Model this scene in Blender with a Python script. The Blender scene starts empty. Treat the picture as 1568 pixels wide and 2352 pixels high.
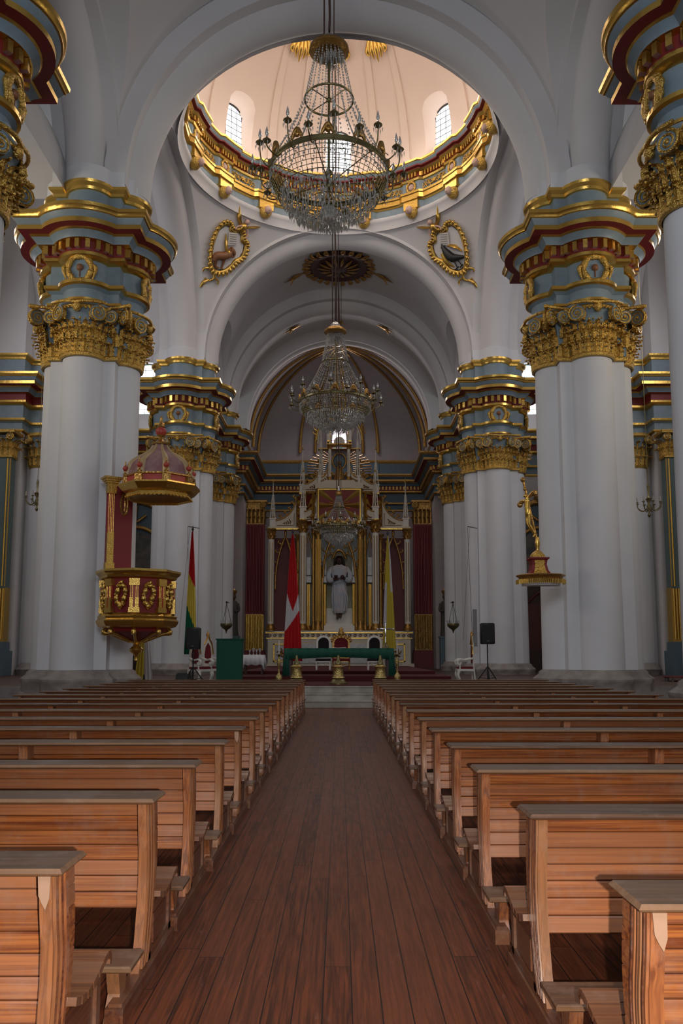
import bpy, bmesh, math, random
from mathutils import Vector, Matrix
random.seed(7)
PI=math.pi; sin=math.sin; cos=math.cos; sq=math.sqrt
S=bpy.context.scene; COL=S.collection
# ---------------- camera, world, large lights, exposure
FPX=1900.0; TILT=math.atan(226/1900); EYE=1.6; CX=0.08
cd=bpy.data.cameras.new('camera'); cam=bpy.data.objects.new('camera',cd); COL.objects.link(cam)
cd.sensor_fit='VERTICAL'; cd.sensor_height=24.0; cd.lens=24.0*FPX/2352
cam.location=(CX,0,EYE); cam.rotation_euler=(PI/2+TILT,0,-3/1900)
cd.shift_y=98/2352; cd.clip_end=500; cd.clip_start=.02
S.camera=cam
S.view_settings.view_transform='Standard'; S.view_settings.look='None'; S.view_settings.gamma=1; S.view_settings.use_curve_mapping=False
S.view_settings.exposure=0.0
w=bpy.data.worlds.new('world'); S.world=w; w.use_nodes=True
w.node_tree.nodes['Background'].inputs[0].default_value=(.88,.93,1,1); w.node_tree.nodes['Background'].inputs[1].default_value=.26
def light(name,kind,loc,energy,color=(1,1,1),size=1,size_y=None,aim=None,shape=None):
    l=bpy.data.lights.new(name,kind); l.energy=energy; l.color=color
    if kind=='AREA':
        l.size=size
        if size_y: l.shape='RECTANGLE'; l.size_y=size_y
    elif kind=='POINT': l.shadow_soft_size=size
    o=bpy.data.objects.new(name,l); COL.objects.link(o); o.location=loc
    if aim is not None: o.rotation_euler=(Vector(aim)-Vector(loc)).to_track_quat('-Z','Y').to_euler()
    return o
fl=light('camera_flash','SPOT',(CX+.13,-.02,EYE-.05),700,(1,.92,.82),.012,None,(CX,10,EYE-.4)); fl.data.spot_size=1.75; fl.data.spot_blend=1; fl.data.shadow_soft_size=.012
light('west_window_daylight','AREA',(0,-6,13),1200,(.90,.94,1),8,6,(0,24,7))
light('left_transept_daylight','AREA',(-15.6,31,17),300,(.95,.93,1),5,4,(0,34,12))
light('right_transept_daylight','AREA',(15.6,31,17),300,(.95,.93,1),5,4,(0,34,12))
light('left_aisle_daylight','AREA',(-15.5,18,12),380,(1,.88,.70),4,4,(-6,21,17))
light('right_aisle_daylight','AREA',(15.5,18,12),380,(1,.86,.66),4,4,(6,21,17))
light('chancel_window_daylight','AREA',(0,57.5,20.5),260,(1,.92,.92),3,2,(0,44,6))
light('left_end_window_daylight','AREA',(-11.3,47.2,18),150,(1,.95,.93),2.4,3,(-11,30,12))
light('right_end_window_daylight','AREA',(11.3,47.2,18),150,(1,.95,.93),2.4,3,(11,30,12))
DY=32.5
for k in range(8):
    a=k*PI/4; r=6.0
    light('dome_window_daylight','AREA',(r*sin(a),DY+r*cos(a),26.3),138,(1,.90,.80),1.2,2.2,(0,DY,21))

# ---------------- helpers
def projX(x,Y,z):  # world x seen in column x at depth Y and height z
    d=Y*cos(TILT)+(z-EYE)*sin(TILT); return CX+(x-781)/FPX*d
def HZ(y,Y): return EYE+Y*math.tan(math.atan((1274-y)/FPX)+TILT)
def W(x,y,Y):
    z=HZ(y,Y); return (projX(x,Y,z),z)
class MB:
    def __init__(s): s.v=[]; s.f=[]; s.m=[]; s.p=[]; s.cm=0; s.cp=.5; s.T=None
    def V(s,co):
        co=Vector(co)
        if s.T is not None: co=s.T@co
        s.v.append(co); return len(s.v)-1
    def F(s,idx,m=None,p=None):
        s.f.append(list(idx)); s.m.append(s.cm if m is None else m); s.p.append(s.cp if p is None else p)
    def box(s,x0,x1,y0,y1,z0,z1,m=None,p=None):
        i=[s.V((x,y,z)) for z in(z0,z1) for y in(y0,y1) for x in(x0,x1)]
        for q in((0,2,3,1),(4,5,7,6),(0,1,5,4),(2,6,7,3),(0,4,6,2),(1,3,7,5)): s.F([i[k] for k in q],m,p)
        return s
    def obox(s,c,ax,ay,az,m=None,p=None):
        c=Vector(c);ax=Vector(ax);ay=Vector(ay);az=Vector(az)
        i=[s.V(c+a*ax+b*ay+d*az) for d in(-1,1) for b in(-1,1) for a in(-1,1)]
        for q in((0,2,3,1),(4,5,7,6),(0,1,5,4),(2,6,7,3),(0,4,6,2),(1,3,7,5)): s.F([i[k] for k in q],m,p)
        return s
    def rings(s,R,closed=True,cap0=False,cap1=False,mats=None,p=None):
        I=[[s.V(c) for c in r] for r in R]
        for a in range(len(I)-1):
            A,B=I[a],I[a+1]; n=len(A); mm=mats[a] if mats else None
            for j in range(n if closed else n-1):
                k=(j+1)%n; s.F((A[j],A[k],B[k],B[j]),mm,p)
        if cap0: s.F(I[0][::-1],mats[0] if mats else None,p)
        if cap1: s.F(I[-1],mats[-1] if mats else None,p)
        return s
    def lathe(s,prof,c=(0,0,0),n=16,mats=None,cap=True,a0=0,a1=None,sx=1,sy=1,p=None):
        c=Vector(c); full=a1 is None; a1=2*PI if full else a1; N=n if full else n+1
        R=[[c+Vector((r*cos(a0+(a1-a0)*k/n)*sx,r*sin(a0+(a1-a0)*k/n)*sy,z)) for k in range(N)] for r,z in prof]
        return s.rings(R,full,cap and prof[0][0]>1e-4,cap and prof[-1][0]>1e-4,mats,p)
    def tube(s,P,r,n=6,m=None,cap=True,p=None,flat=1,closed=False):
        P=[Vector(q) for q in P]; N=len(P); rr=list(r) if isinstance(r,(list,tuple)) else [r]*N
        if 3<=N<=(20 if closed else 9) and n>=5:   # smooth bent rods through their points
            A=[];B=[]; K=4
            for i in range(N if closed else N-1):
                p0=P[i-1] if (closed or i>0) else P[0]*2-P[1]; p1=P[i]; p2=P[(i+1)%N]; p3=P[(i+2)%N] if (closed or i<N-2) else P[N-1]*2-P[N-2]
                for k in range(K):
                    t=k/K; A.append(.5*((2*p1)+(p2-p0)*t+(2*p0-5*p1+4*p2-p3)*t*t+(3*p1-p0-3*p2+p3)*t**3)); B.append(rr[i]+(rr[(i+1)%N]-rr[i])*t)
            if not closed: A.append(P[-1]); B.append(rr[-1])
            P,rr,N=A,B,len(A)
        if n>=5 and max(rr)>=.04: n=max(n,8)
        t=(P[1]-P[0]).normalized(); up=Vector((0,0,1)) if abs(t.z)<.9 else Vector((0,1,0))
        u=t.cross(up).normalized(); R=[]
        for i in range(N):
            if closed: t=(P[(i+1)%N]-P[i-1]).normalized()
            else: t=(P[min(i+1,N-1)]-P[max(i-1,0)])
            if t.length<1e-9: t=Vector((0,0,1))
            t.normalize(); u=(u-t*u.dot(t))
            if u.length<1e-6: u=t.orthogonal()
            u.normalize(); v=t.cross(u)
            R.append([P[i]+(u*cos(2*PI*k/n)+v*sin(2*PI*k/n)*flat)*rr[i] for k in range(n)])
        if closed: R.append(R[0])
        o=s.cm
        if m is not None: s.cm=m
        s.rings(R,True,cap and not closed,cap and not closed,None,p); s.cm=o
        return s
    def ball(s,c,r,n=8,k=5,sx=1,sy=1,sz=1,m=None,p=None):
        o=s.cm
        if m is not None: s.cm=m
        s.lathe([(max(r*sin(PI*i/k),1e-5),-r*cos(PI*i/k)*sz) for i in range(k+1)],c,n,None,False,0,None,sx,sy,p); s.cm=o
        return s
    def prism(s,P,h,ax='y',m=None,p=None,o=0):
        # closed outline P in the plane, thickness from o to o+h along the axis
        def co(a,b,t): return (a,t,b) if ax=='y' else ((t,a,b) if ax=='x' else (a,b,t))
        A=[s.V(co(a,b,o)) for a,b in P]; B=[s.V(co(a,b,o+h)) for a,b in P]; n=len(P)
        s.F(A[::-1],m,p); s.F(B,m,p)
        for j in range(n): k=(j+1)%n; s.F((A[j],A[k],B[k],B[j]),m,p)
        return s
    def sweep(s,path,prof,closed=False,mats=None,side=1):
        # path: 2D plan points; prof: (offset,z)
        n=len(path); N=[]
        for i in range(n):
            a=Vector(path[i-1]) if (closed or i>0) else None; b=Vector(path[i]); c=Vector(path[(i+1)%n]) if (closed or i<n-1) else None
            d1=(b-a).normalized() if a is not None else None; d2=(c-b).normalized() if c is not None else None
            if d1 is None: d1=d2
            if d2 is None: d2=d1
            n1=Vector((d1.y,-d1.x))*side; n2=Vector((d2.y,-d2.x))*side; m=n1+n2
            if m.length<1e-6: m=n1
            m.normalize(); m/=max(.3,m.dot(n1)); N.append(m)
        R=[[(path[i][0]+N[i].x*d,path[i][1]+N[i].y*d,z) for i in range(n)] for d,z in prof]
        return s.rings(R,closed,False,False,mats)
    def build(s,name,mats,parent=None,smooth=50,loc=None,fix=True):
        me=bpy.data.meshes.new(name); me.from_pydata([tuple(v) for v in s.v],[],s.f)
        if not isinstance(mats,(list,tuple)): mats=[mats]
        for m in mats: me.materials.append(m)
        me.polygons.foreach_set('material_index',s.m)
        at=me.attributes.new('pv','FLOAT','FACE'); at.data.foreach_set('value',s.p)
        if fix:
            bm=bmesh.new(); bm.from_mesh(me); bmesh.ops.recalc_face_normals(bm,faces=bm.faces); bm.to_mesh(me); bm.free()
        if smooth:
            me.polygons.foreach_set('use_smooth',[True]*len(me.polygons)); me.set_sharp_from_angle(angle=math.radians(smooth))
        me.update()
        return link(name,me,parent,loc)
def link(name,me,parent=None,loc=None):
    o=bpy.data.objects.new(name,me); COL.objects.link(o)
    if parent: o.parent=parent
    if loc: o.location=loc
    return o
def tag(o,label=None,cat=None,group=None,kind=None):
    if label: o['label']=label
    if cat: o['category']=cat
    if group: o['group']=group
    if kind: o['kind']=kind
    return o
def thing(name,label,cat,loc=(0,0,0),rz=0,group=None):
    o=bpy.data.objects.new(name,None); COL.objects.link(o); o.location=loc; o.rotation_euler=(0,0,rz); o.empty_display_size=.1
    return tag(o,label,cat,group)
def copy_tree(o,parent=None):
    c=o.copy(); COL.objects.link(c)
    if parent: c.parent=parent
    for ch in list(o.children): copy_tree(ch,c)
    return c
def struct(o): o['kind']='structure'; return o
def skin(name,verts,edges,rad,mat,parent,sub=2,loc=None):
    me=bpy.data.meshes.new(name); me.from_pydata(verts,edges,[]); o=bpy.data.objects.new(name,me); COL.objects.link(o)
    m=o.modifiers.new('s','SKIN'); m.use_smooth_shade=True
    for i,d in enumerate(me.skin_vertices[0].data):
        r=rad[i]; d.radius=(r,r) if not isinstance(r,tuple) else r; d.use_root=(i==0)
    m2=o.modifiers.new('u','SUBSURF'); m2.levels=sub; m2.render_levels=sub
    dg=bpy.context.evaluated_depsgraph_get(); me2=bpy.data.meshes.new_from_object(o.evaluated_get(dg))
    o.modifiers.clear(); o.data=me2; me2.name=name; me2.materials.clear(); me2.materials.append(mat)
    me2.polygons.foreach_set('use_smooth',[True]*len(me2.polygons)); me2.polygons.foreach_set('material_index',[0]*len(me2.polygons))
    if parent: o.parent=parent
    if loc: o.location=loc
    return o
# ---------------- materials
def mat(name,col,rough=.6,metal=0,spec=None,bump=0,bscale=20,var=0,vscale=3,col2=None,coat=0):
    m=bpy.data.materials.new(name); m.use_nodes=True; nt=m.node_tree; b=nt.nodes['Principled BSDF']
    b.inputs['Base Color'].default_value=(*col,1); b.inputs['Roughness'].default_value=rough; b.inputs['Metallic'].default_value=metal
    if spec is not None: b.inputs['Specular IOR Level'].default_value=spec
    if coat: b.inputs['Coat Weight'].default_value=coat; b.inputs['Coat Roughness'].default_value=.15
    if var or bump or col2:
        tc=nt.nodes.new('ShaderNodeTexCoord')
    if var or col2:
        n=nt.nodes.new('ShaderNodeTexNoise'); n.inputs['Scale'].default_value=vscale; n.inputs['Detail'].default_value=4; nt.links.new(tc.outputs['Object'],n.inputs['Vector'])
        mx=nt.nodes.new('ShaderNodeMix'); mx.data_type='RGBA'; mx.inputs[6].default_value=(*col,1)
        c2=col2 if col2 else tuple(max(0,c*(1-var)) for c in col); mx.inputs[7].default_value=(*c2,1)
        r=nt.nodes.new('ShaderNodeValToRGB'); r.color_ramp.elements[0].position=.35; r.color_ramp.elements[1].position=.65
        nt.links.new(n.outputs['Fac'],r.inputs['Fac']); nt.links.new(r.outputs['Color'],mx.inputs[0]); nt.links.new(mx.outputs[2],b.inputs['Base Color'])
    if bump:
        n=nt.nodes.new('ShaderNodeTexNoise'); n.inputs['Scale'].default_value=bscale; n.inputs['Detail'].default_value=3; nt.links.new(tc.outputs['Object'],n.inputs['Vector'])
        bp=nt.nodes.new('ShaderNodeBump'); bp.inputs['Strength'].default_value=bump; bp.inputs['Distance'].default_value=.05
        nt.links.new(n.outputs['Fac'],bp.inputs['Height']); nt.links.new(bp.outputs['Normal'],b.inputs['Normal'])
    return m
M={}
M['plaster']=mat('plaster',(.62,.61,.62),.85,var=.05,vscale=.6)
M['pier']=mat('pier_plaster',(.66,.67,.70),.75,var=.05,vscale=.8)
M['dome']=mat('dome_plaster',(.74,.60,.51),.85,var=.04,vscale=.5)
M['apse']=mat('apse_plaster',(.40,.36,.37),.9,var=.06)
M['gold']=mat('gold_leaf',(.66,.42,.10),.28,.92,bump=.15,bscale=9)
M['goldc']=mat('carved_gold',(.62,.40,.10),.25,.92,bump=.9,bscale=26)
M['carv']=mat('fine_carved_gold',(.62,.40,.10),.25,.92,bump=.25,bscale=40)
M['goldd']=mat('old_gold',(.42,.24,.07),.35,.85,bump=.5,bscale=12)
M['blue']=mat('blue_paint',(.20,.27,.32),.5,var=.12,vscale=4)
M['dblue']=mat('dark_blue_paint',(.10,.15,.19),.6)
M['green']=mat('green_blue_paint',(.10,.15,.15),.5)
M['red']=mat('red_paint',(.19,.012,.016),.5)
M['bred']=mat('bright_red_paint',(.42,.05,.035),.45,var=.2)
M['pink']=mat('pink_paint',(.40,.22,.22),.6)
M['stone']=mat('grey_stone',(.33,.30,.28),.85,bump=.4,bscale=6,col2=(.22,.19,.18),vscale=2.5)
M['stair']=mat('stair_stone',(.42,.39,.35),.8,bump=.3,bscale=8,col2=(.28,.26,.23),vscale=2)
M['white']=mat('white_enamel',(.72,.69,.62),.4)
M['cream']=mat('cream_paint',(.62,.56,.46),.5)
M['marble']=mat('white_marble',(.60,.60,.60),.35,col2=(.45,.46,.48),vscale=6)
M['carpet']=mat('dark_red_carpet',(.075,.008,.009),.95)
M['dfloor']=mat('dark_floor',(.07,.035,.025),.5)
M['gcloth']=mat('green_cloth',(.003,.075,.045),.8)
M['wcloth']=mat('white_cloth',(.62,.60,.62),.85)
M['black']=mat('black_plastic',(.012,.012,.013),.5)
M['iron']=mat('dark_iron',(.05,.045,.04),.5,.6)
M['bronze']=mat('tarnished_brass',(.20,.17,.08),.4,.8)
M['brass']=mat('polished_brass',(.5,.38,.15),.22,.95,bump=.5,bscale=30)
M['silver']=mat('silver_metal',(.6,.6,.62),.25,.95)
M['skin']=mat('painted_skin',(.085,.045,.035),.6)
M['pskin']=mat('pale_painted_skin',(.50,.33,.28),.5)
M['hair']=mat('dark_hair',(.012,.009,.008),.6)
M['brown']=mat('brown_paint',(.22,.09,.035),.5)
M['dbrown']=mat('dark_brown_wood',(.05,.015,.012),.5)
M['dark']=mat('dark_velvet',(.012,.006,.008),.9)
M['velvet']=mat('red_velvet',(.14,.008,.012),.9)
M['cord']=mat('old_rope',(.05,.025,.018),.9)
M['paper']=mat('book_paper',(.6,.58,.55),.7)
M['grey']=mat('grey_fabric',(.2,.2,.21),.8)
M['yellow']=mat('yellow_flag_cloth',(.60,.47,.06),.8)
M['flagred']=mat('red_flag_cloth',(.50,.006,.01),.75)
M['flaggreen']=mat('green_flag_cloth',(.002,.12,.05),.8)
M['robe']=mat('white_robe_paint',(.60,.55,.58),.6,col2=(.42,.50,.60),vscale=2.2)
def crystal():
    m=bpy.data.materials.new('cut_crystal'); m.use_nodes=True; b=m.node_tree.nodes['Principled BSDF']
    b.inputs['Base Color'].default_value=(.62,.62,.60,1); b.inputs['Roughness'].default_value=.08; b.inputs['Metallic'].default_value=.35
    b.inputs['Transmission Weight'].default_value=.35; b.inputs['IOR'].default_value=1.5; b.inputs['Coat Weight'].default_value=1
    return m
M['crystal']=crystal()
def wood(name,c1,c2,c3,axis='X',rough=.33,plank=True,dust=.07):
    m=bpy.data.materials.new(name); m.use_nodes=True; nt=m.node_tree; L=nt.links.new; b=nt.nodes['Principled BSDF']
    tc=nt.nodes.new('ShaderNodeTexCoord'); mp=nt.nodes.new('ShaderNodeMapping')
    sc={'X':(.9,22,46),'Y':(26,.9,26),'Z':(34,34,1.1)}[axis]; mp.inputs['Scale'].default_value=sc
    at=nt.nodes.new('ShaderNodeAttribute'); at.attribute_name='pv'; oi=nt.nodes.new('ShaderNodeObjectInfo')
    ad=nt.nodes.new('ShaderNodeVectorMath'); ad.operation='ADD'; cm=nt.nodes.new('ShaderNodeCombineXYZ'); ml=nt.nodes.new('ShaderNodeMath'); ml.operation='MULTIPLY_ADD'; ml.inputs[1].default_value=37; L(at.outputs['Fac'],ml.inputs[0])
    m3=nt.nodes.new('ShaderNodeMath'); m3.operation='MULTIPLY'; m3.inputs[1].default_value=91; L(oi.outputs['Random'],m3.inputs[0]); L(m3.outputs[0],ml.inputs[2])
    for k in range(3): L(ml.outputs[0],cm.inputs[k])
    L(tc.outputs['Object'],mp.inputs['Vector']); L(mp.outputs[0],ad.inputs[0]); L(cm.outputs[0],ad.inputs[1])
    n=nt.nodes.new('ShaderNodeTexNoise'); n.inputs['Scale'].default_value=1.6; n.inputs['Detail'].default_value=6; n.inputs['Distortion'].default_value=.6; L(ad.outputs[0],n.inputs['Vector'])
    r=nt.nodes.new('ShaderNodeValToRGB'); e=r.color_ramp.elements; e[0].position=.36; e[0].color=(*c2,1); e[1].position=.62; e[1].color=(*c1,1); L(n.outputs['Fac'],r.inputs['Fac'])
    wn=nt.nodes.new('ShaderNodeTexWhiteNoise'); wn.noise_dimensions='1D'; L(ml.outputs[0],wn.inputs['W'])
    mx=nt.nodes.new('ShaderNodeMix'); mx.data_type='RGBA'; L(r.outputs[0],mx.inputs[6]); mx.inputs[7].default_value=(*c3,1)
    m4=nt.nodes.new('ShaderNodeMath'); m4.operation='MULTIPLY'; m4.inputs[1].default_value=.75; L(wn.outputs['Value'],m4.inputs[0]); L(m4.outputs[0],mx.inputs[0])
    # worn, dusty patches
    n2=nt.nodes.new('ShaderNodeTexNoise'); n2.inputs['Scale'].default_value=4.5; n2.inputs['Detail'].default_value=9; n2.inputs['Roughness'].default_value=.72; L(ad.outputs[0],n2.inputs['Vector']) if axis=='Q' else L(tc.outputs['Object'],n2.inputs['Vector'])
    r2=nt.nodes.new('ShaderNodeValToRGB'); r2.color_ramp.elements[0].position=.5; r2.color_ramp.elements[1].position=.68; r2.color_ramp.elements[1].color=(dust*3.2,)*3+(1,); L(n2.outputs['Fac'],r2.inputs['Fac'])
    mx2=nt.nodes.new('ShaderNodeMix'); mx2.data_type='RGBA'; L(mx.outputs[2],mx2.inputs[6]); mx2.inputs[7].default_value=(.34,.27,.23,1); L(r2.outputs[0],mx2.inputs[0])
    L(mx2.outputs[2],b.inputs['Base Color']); b.inputs['Roughness'].default_value=rough
    bp=nt.nodes.new('ShaderNodeBump'); bp.inputs['Strength'].default_value=.12; bp.inputs['Distance'].default_value=.01; L(n.outputs['Fac'],bp.inputs['Height']); L(bp.outputs[0],b.inputs['Normal'])
    b.inputs['Coat Weight'].default_value=.25; b.inputs['Coat Roughness'].default_value=.25
    return m
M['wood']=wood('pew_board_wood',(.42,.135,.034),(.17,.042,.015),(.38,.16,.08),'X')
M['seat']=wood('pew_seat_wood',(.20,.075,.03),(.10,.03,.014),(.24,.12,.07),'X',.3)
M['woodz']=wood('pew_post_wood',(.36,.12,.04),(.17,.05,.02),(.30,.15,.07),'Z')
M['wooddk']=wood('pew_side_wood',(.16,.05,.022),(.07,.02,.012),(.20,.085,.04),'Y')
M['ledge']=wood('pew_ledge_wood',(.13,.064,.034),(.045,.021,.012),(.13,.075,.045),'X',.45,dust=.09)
M['pale']=mat('bare_splintered_wood',(.34,.20,.13),.8)
def floor_mat():
    m=bpy.data.materials.new('floor_boards'); m.use_nodes=True; nt=m.node_tree; L=nt.links.new; b=nt.nodes['Principled BSDF']; N=nt.nodes.new
    tc=N('ShaderNodeTexCoord'); sp=N('ShaderNodeSeparateXYZ'); L(tc.outputs['Object'],sp.inputs[0])
    def mth(op,a,bv=None,c=None):
        q=N('ShaderNodeMath'); q.operation=op
        for i,t in enumerate((a,bv,c)):
            if t is None: continue
            if isinstance(t,(int,float)): q.inputs[i].default_value=t
            else: L(t,q.inputs[i])
        return q.outputs[0]
    xs=mth('DIVIDE',sp.outputs[0],.135); ix=mth('FLOOR',xs); fx=mth('SUBTRACT',xs,ix)
    wn0=N('ShaderNodeTexWhiteNoise'); wn0.noise_dimensions='1D'; L(ix,wn0.inputs['W'])
    ys=mth('MULTIPLY_ADD',wn0.outputs['Value'],4.0,sp.outputs[1]); ys=mth('DIVIDE',ys,3.4); iy=mth('FLOOR',ys); fy=mth('SUBTRACT',ys,iy)
    wn=N('ShaderNodeTexWhiteNoise'); wn.noise_dimensions='2D'; cv=N('ShaderNodeCombineXYZ'); L(ix,cv.inputs[0]); L(iy,cv.inputs[1]); L(cv.outputs[0],wn.inputs['Vector'])
    gx=mth('LESS_THAN',mth('MINIMUM',fx,mth('SUBTRACT',1,fx)),.022); gy=mth('LESS_THAN',fy,.0016); gap=mth('MAXIMUM',gx,gy)
    mp=N('ShaderNodeMapping'); mp.inputs['Scale'].default_value=(30,1.1,1); L(tc.outputs['Object'],mp.inputs[0]); va=N('ShaderNodeVectorMath'); va.operation='MULTIPLY_ADD'; L(wn.outputs['Color'],va.inputs[0]); va.inputs[1].default_value=(40,40,40); L(mp.outputs[0],va.inputs[2])
    n=N('ShaderNodeTexNoise'); n.inputs['Scale'].default_value=1.8; n.inputs['Detail'].default_value=7; n.inputs['Distortion'].default_value=.8; L(va.outputs[0],n.inputs['Vector'])
    r=N('ShaderNodeValToRGB'); e=r.color_ramp.elements; e[0].position=.36; e[0].color=(.030,.008,.004,1); e[1].position=.75; e[1].color=(.20,.048,.016,1); L(n.outputs['Fac'],r.inputs[0])
    mx=N('ShaderNodeMix'); mx.data_type='RGBA'; L(mth('MULTIPLY',wn.outputs['Value'],.55),mx.inputs[0]); L(r.outputs[0],mx.inputs[6]); mx.inputs[7].default_value=(.17,.05,.022,1)
    n2=N('ShaderNodeTexNoise'); n2.inputs['Scale'].default_value=9; n2.inputs['Detail'].default_value=9; n2.inputs['Roughness'].default_value=.75; mp2=N('ShaderNodeMapping'); mp2.inputs['Scale'].default_value=(1.6,.45,1); L(tc.outputs['Object'],mp2.inputs[0]); L(mp2.outputs[0],n2.inputs['Vector'])
    r2=N('ShaderNodeValToRGB'); r2.color_ramp.elements[0].position=.58; r2.color_ramp.elements[1].position=.78; r2.color_ramp.elements[1].color=(.6,.6,.6,1); L(n2.outputs['Fac'],r2.inputs[0])
    mx2=N('ShaderNodeMix'); mx2.data_type='RGBA'; L(r2.outputs[0],mx2.inputs[0]); L(mx.outputs[2],mx2.inputs[6]); mx2.inputs[7].default_value=(.24,.13,.10,1)
    mx3=N('ShaderNodeMix'); mx3.data_type='RGBA'; L(gap,mx3.inputs[0]); L(mx2.outputs[2],mx3.inputs[6]); mx3.inputs[7].default_value=(.012,.006,.005,1)
    L(mx3.outputs[2],b.inputs['Base Color'])
    rr=N('ShaderNodeMapRange'); rr.inputs[3].default_value=.36; rr.inputs[4].default_value=.6; b.inputs['Specular IOR Level'].default_value=.3; L(n2.outputs['Fac'],rr.inputs[0]); L(rr.outputs[0],b.inputs['Roughness'])
    hg=mth('SUBTRACT',mth('MULTIPLY',n.outputs['Fac'],.25),gap)
    bp=N('ShaderNodeBump'); bp.inputs['Strength'].default_value=.35; bp.inputs['Distance'].default_value=.006; L(hg,bp.inputs['Height']); L(bp.outputs[0],b.inputs['Normal'])
    return m
M['floor']=floor_mat()
def glass(name,strength,white,tint,scale=(4,4,6),cell=3):
    # leaded stained glass lit by the daylight behind it; plain pale field with a coloured border
    m=bpy.data.materials.new(name); m.use_nodes=True; nt=m.node_tree; L=nt.links.new; N=nt.nodes.new
    for n in list(nt.nodes): nt.nodes.remove(n)
    out=N('ShaderNodeOutputMaterial'); em=N('ShaderNodeEmission'); em.inputs[1].default_value=strength; L(em.outputs[0],out.inputs[0])
    tc=N('ShaderNodeTexCoord'); mp=N('ShaderNodeMapping'); mp.inputs['Scale'].default_value=scale; L(tc.outputs['Object'],mp.inputs[0])
    vo=N('ShaderNodeTexVoronoi'); vo.inputs['Scale'].default_value=cell; L(mp.outputs[0],vo.inputs['Vector'])
    hs=N('ShaderNodeHueSaturation'); hs.inputs['Saturation'].default_value=1.1; L(vo.outputs['Color'],hs.inputs['Color'])
    mx=N('ShaderNodeMix'); mx.data_type='RGBA'; mx.inputs[7].default_value=(*white,1); L(hs.outputs[0],mx.inputs[6])
    at=N('ShaderNodeAttribute'); at.attribute_name='pv'; L(at.outputs['Fac'],mx.inputs[0])
    L(mx.outputs[2],em.inputs[0]); return m
M['glass']=glass('stained_glass_in_daylight',3.2,(.95,.97,1),0)
M['glassp']=glass('pink_stained_glass_in_daylight',2.0,(1,.82,.9),0)
# ---------------- piers and entablature
ZC=16.35; CW=15.3; XP=7.65; YN=25.0; YF=40.0
def plan(d,k=1.0,n=12,h=1.0,c=.84,r=.66):
    h*=k;c*=k;r*=k; R=r+d; a=h+d-c; w_=sq(max(R*R-a*a,1e-6)); ph=math.atan2(w_,a); out=[]
    for q in range(4):
        ca,sa=cos(q*PI/2),sin(q*PI/2)
        pts=[(h+d,-(h+d))]+[(c+R*cos(-ph+2*ph*i/n),R*sin(-ph+2*ph*i/n)) for i in range(n+1)]
        out+=[(x*ca-y*sa,x*sa+y*ca) for x,y in pts]
    return out
def pl(prof,k=1.0): return [[(x,y,z) for x,y in plan(d,k)] for d,z in prof]
def walk(P,step,closed=True):
    # evenly spaced points with tangent along a plan outline, segment by segment so corners stay clean
    out=[]; n=len(P); acc=step/2
    for i in range(n if closed else n-1):
        a=Vector(P[i]); b=Vector(P[(i+1)%n]); L_=(b-a).length
        if L_<1e-6: continue
        t=(b-a)/L_
        while acc<L_:
            out.append((a+t*acc,t)); acc+=step
        acc-=L_
    return out
BLUE,GOLD,RED,WHT=0,1,2,3
ENT=[(.0,11.95),(.12,12.0),(.12,12.07),(.02,12.1),(.02,12.38),(.12,12.46),(.2,12.5),(.2,12.6),(.05,12.62),(.05,13.25),(.14,13.28),(.22,13.36),(.22,13.46),(.2,13.48),(.2,13.78),(.38,13.80),(.40,13.86),(.52,13.98),(.56,14.02),(.56,14.04),(.82,14.06),(.82,14.2),(.84,14.22),(.92,14.36),(.96,14.38),(.98,14.44),(1.02,14.48),(1.03,14.58),(.0,14.66),(.0,15.5),(.06,15.52),(.08,15.6),(.18,15.68),(.2,15.76),(.11,15.8),(.11,ZC-.06),(.0,ZC)]
ENM=[GOLD,GOLD,BLUE,BLUE,BLUE,GOLD,GOLD,GOLD,BLUE,GOLD,GOLD,GOLD,RED,RED,GOLD,BLUE,BLUE,GOLD,GOLD,RED,GOLD,BLUE,BLUE,GOLD,GOLD,GOLD,GOLD,WHT,BLUE,GOLD,GOLD,GOLD,GOLD,WHT,WHT,WHT]
EMATS=[M['blue'],M['gold'],M['red'],M['pier'],M['pink']]
def dentils(mb,path,closed=True,d=.2,zb=13.52,zt=13.78,dep=.15,wd=.13,step=.26,side=1):
    for p,t in walk(path,step,closed):
        nrm=Vector((t.y,-t.x))*side
        c=Vector((p.x+nrm.x*dep/2,p.y+nrm.y*dep/2,(zb+zt)/2))
        mb.obox(c,Vector((t.x,t.y,0))*wd/2,Vector((nrm.x,nrm.y,0))*dep/2,(0,0,(zt-zb)/2))
def leaf(mb,c,t,nrm,z0,H,wd,out,curl=1.0,m=0):
    # one carved acanthus leaf standing on the bell and curling over at the tip
    t=Vector((t.x,t.y,0)); nn=Vector((nrm.x,nrm.y,0)); c=Vector((c.x,c.y,0)); R=[]
    for i in range(7):
        s=i/6; z=z0+H*(s if s<.75 else .75+ (s-.75)*(.6 if s<.9 else -.1))
        o=.03+out*(s**2)*.5+(out*.9*(s-.7)/.3 if s>.7 else 0)*curl
        wv=wd*(.75+.35*sin(s*PI*3.2)**2)*(1-.55*max(0,s-.6)/.4)
        R.append([c+t*(wv*a)+nn*(o-abs(a)*.05+ (.035 if abs(a)<.1 else 0))+Vector((0,0,z-abs(a)*.04*(s>.6))) for a in(-.5,-.25,0,.25,.5)])
    mb.rings(R,False,mats=[m]*6)
    mb.ball(R[-1][2],wd*.16,6,4,m=m)
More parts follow.
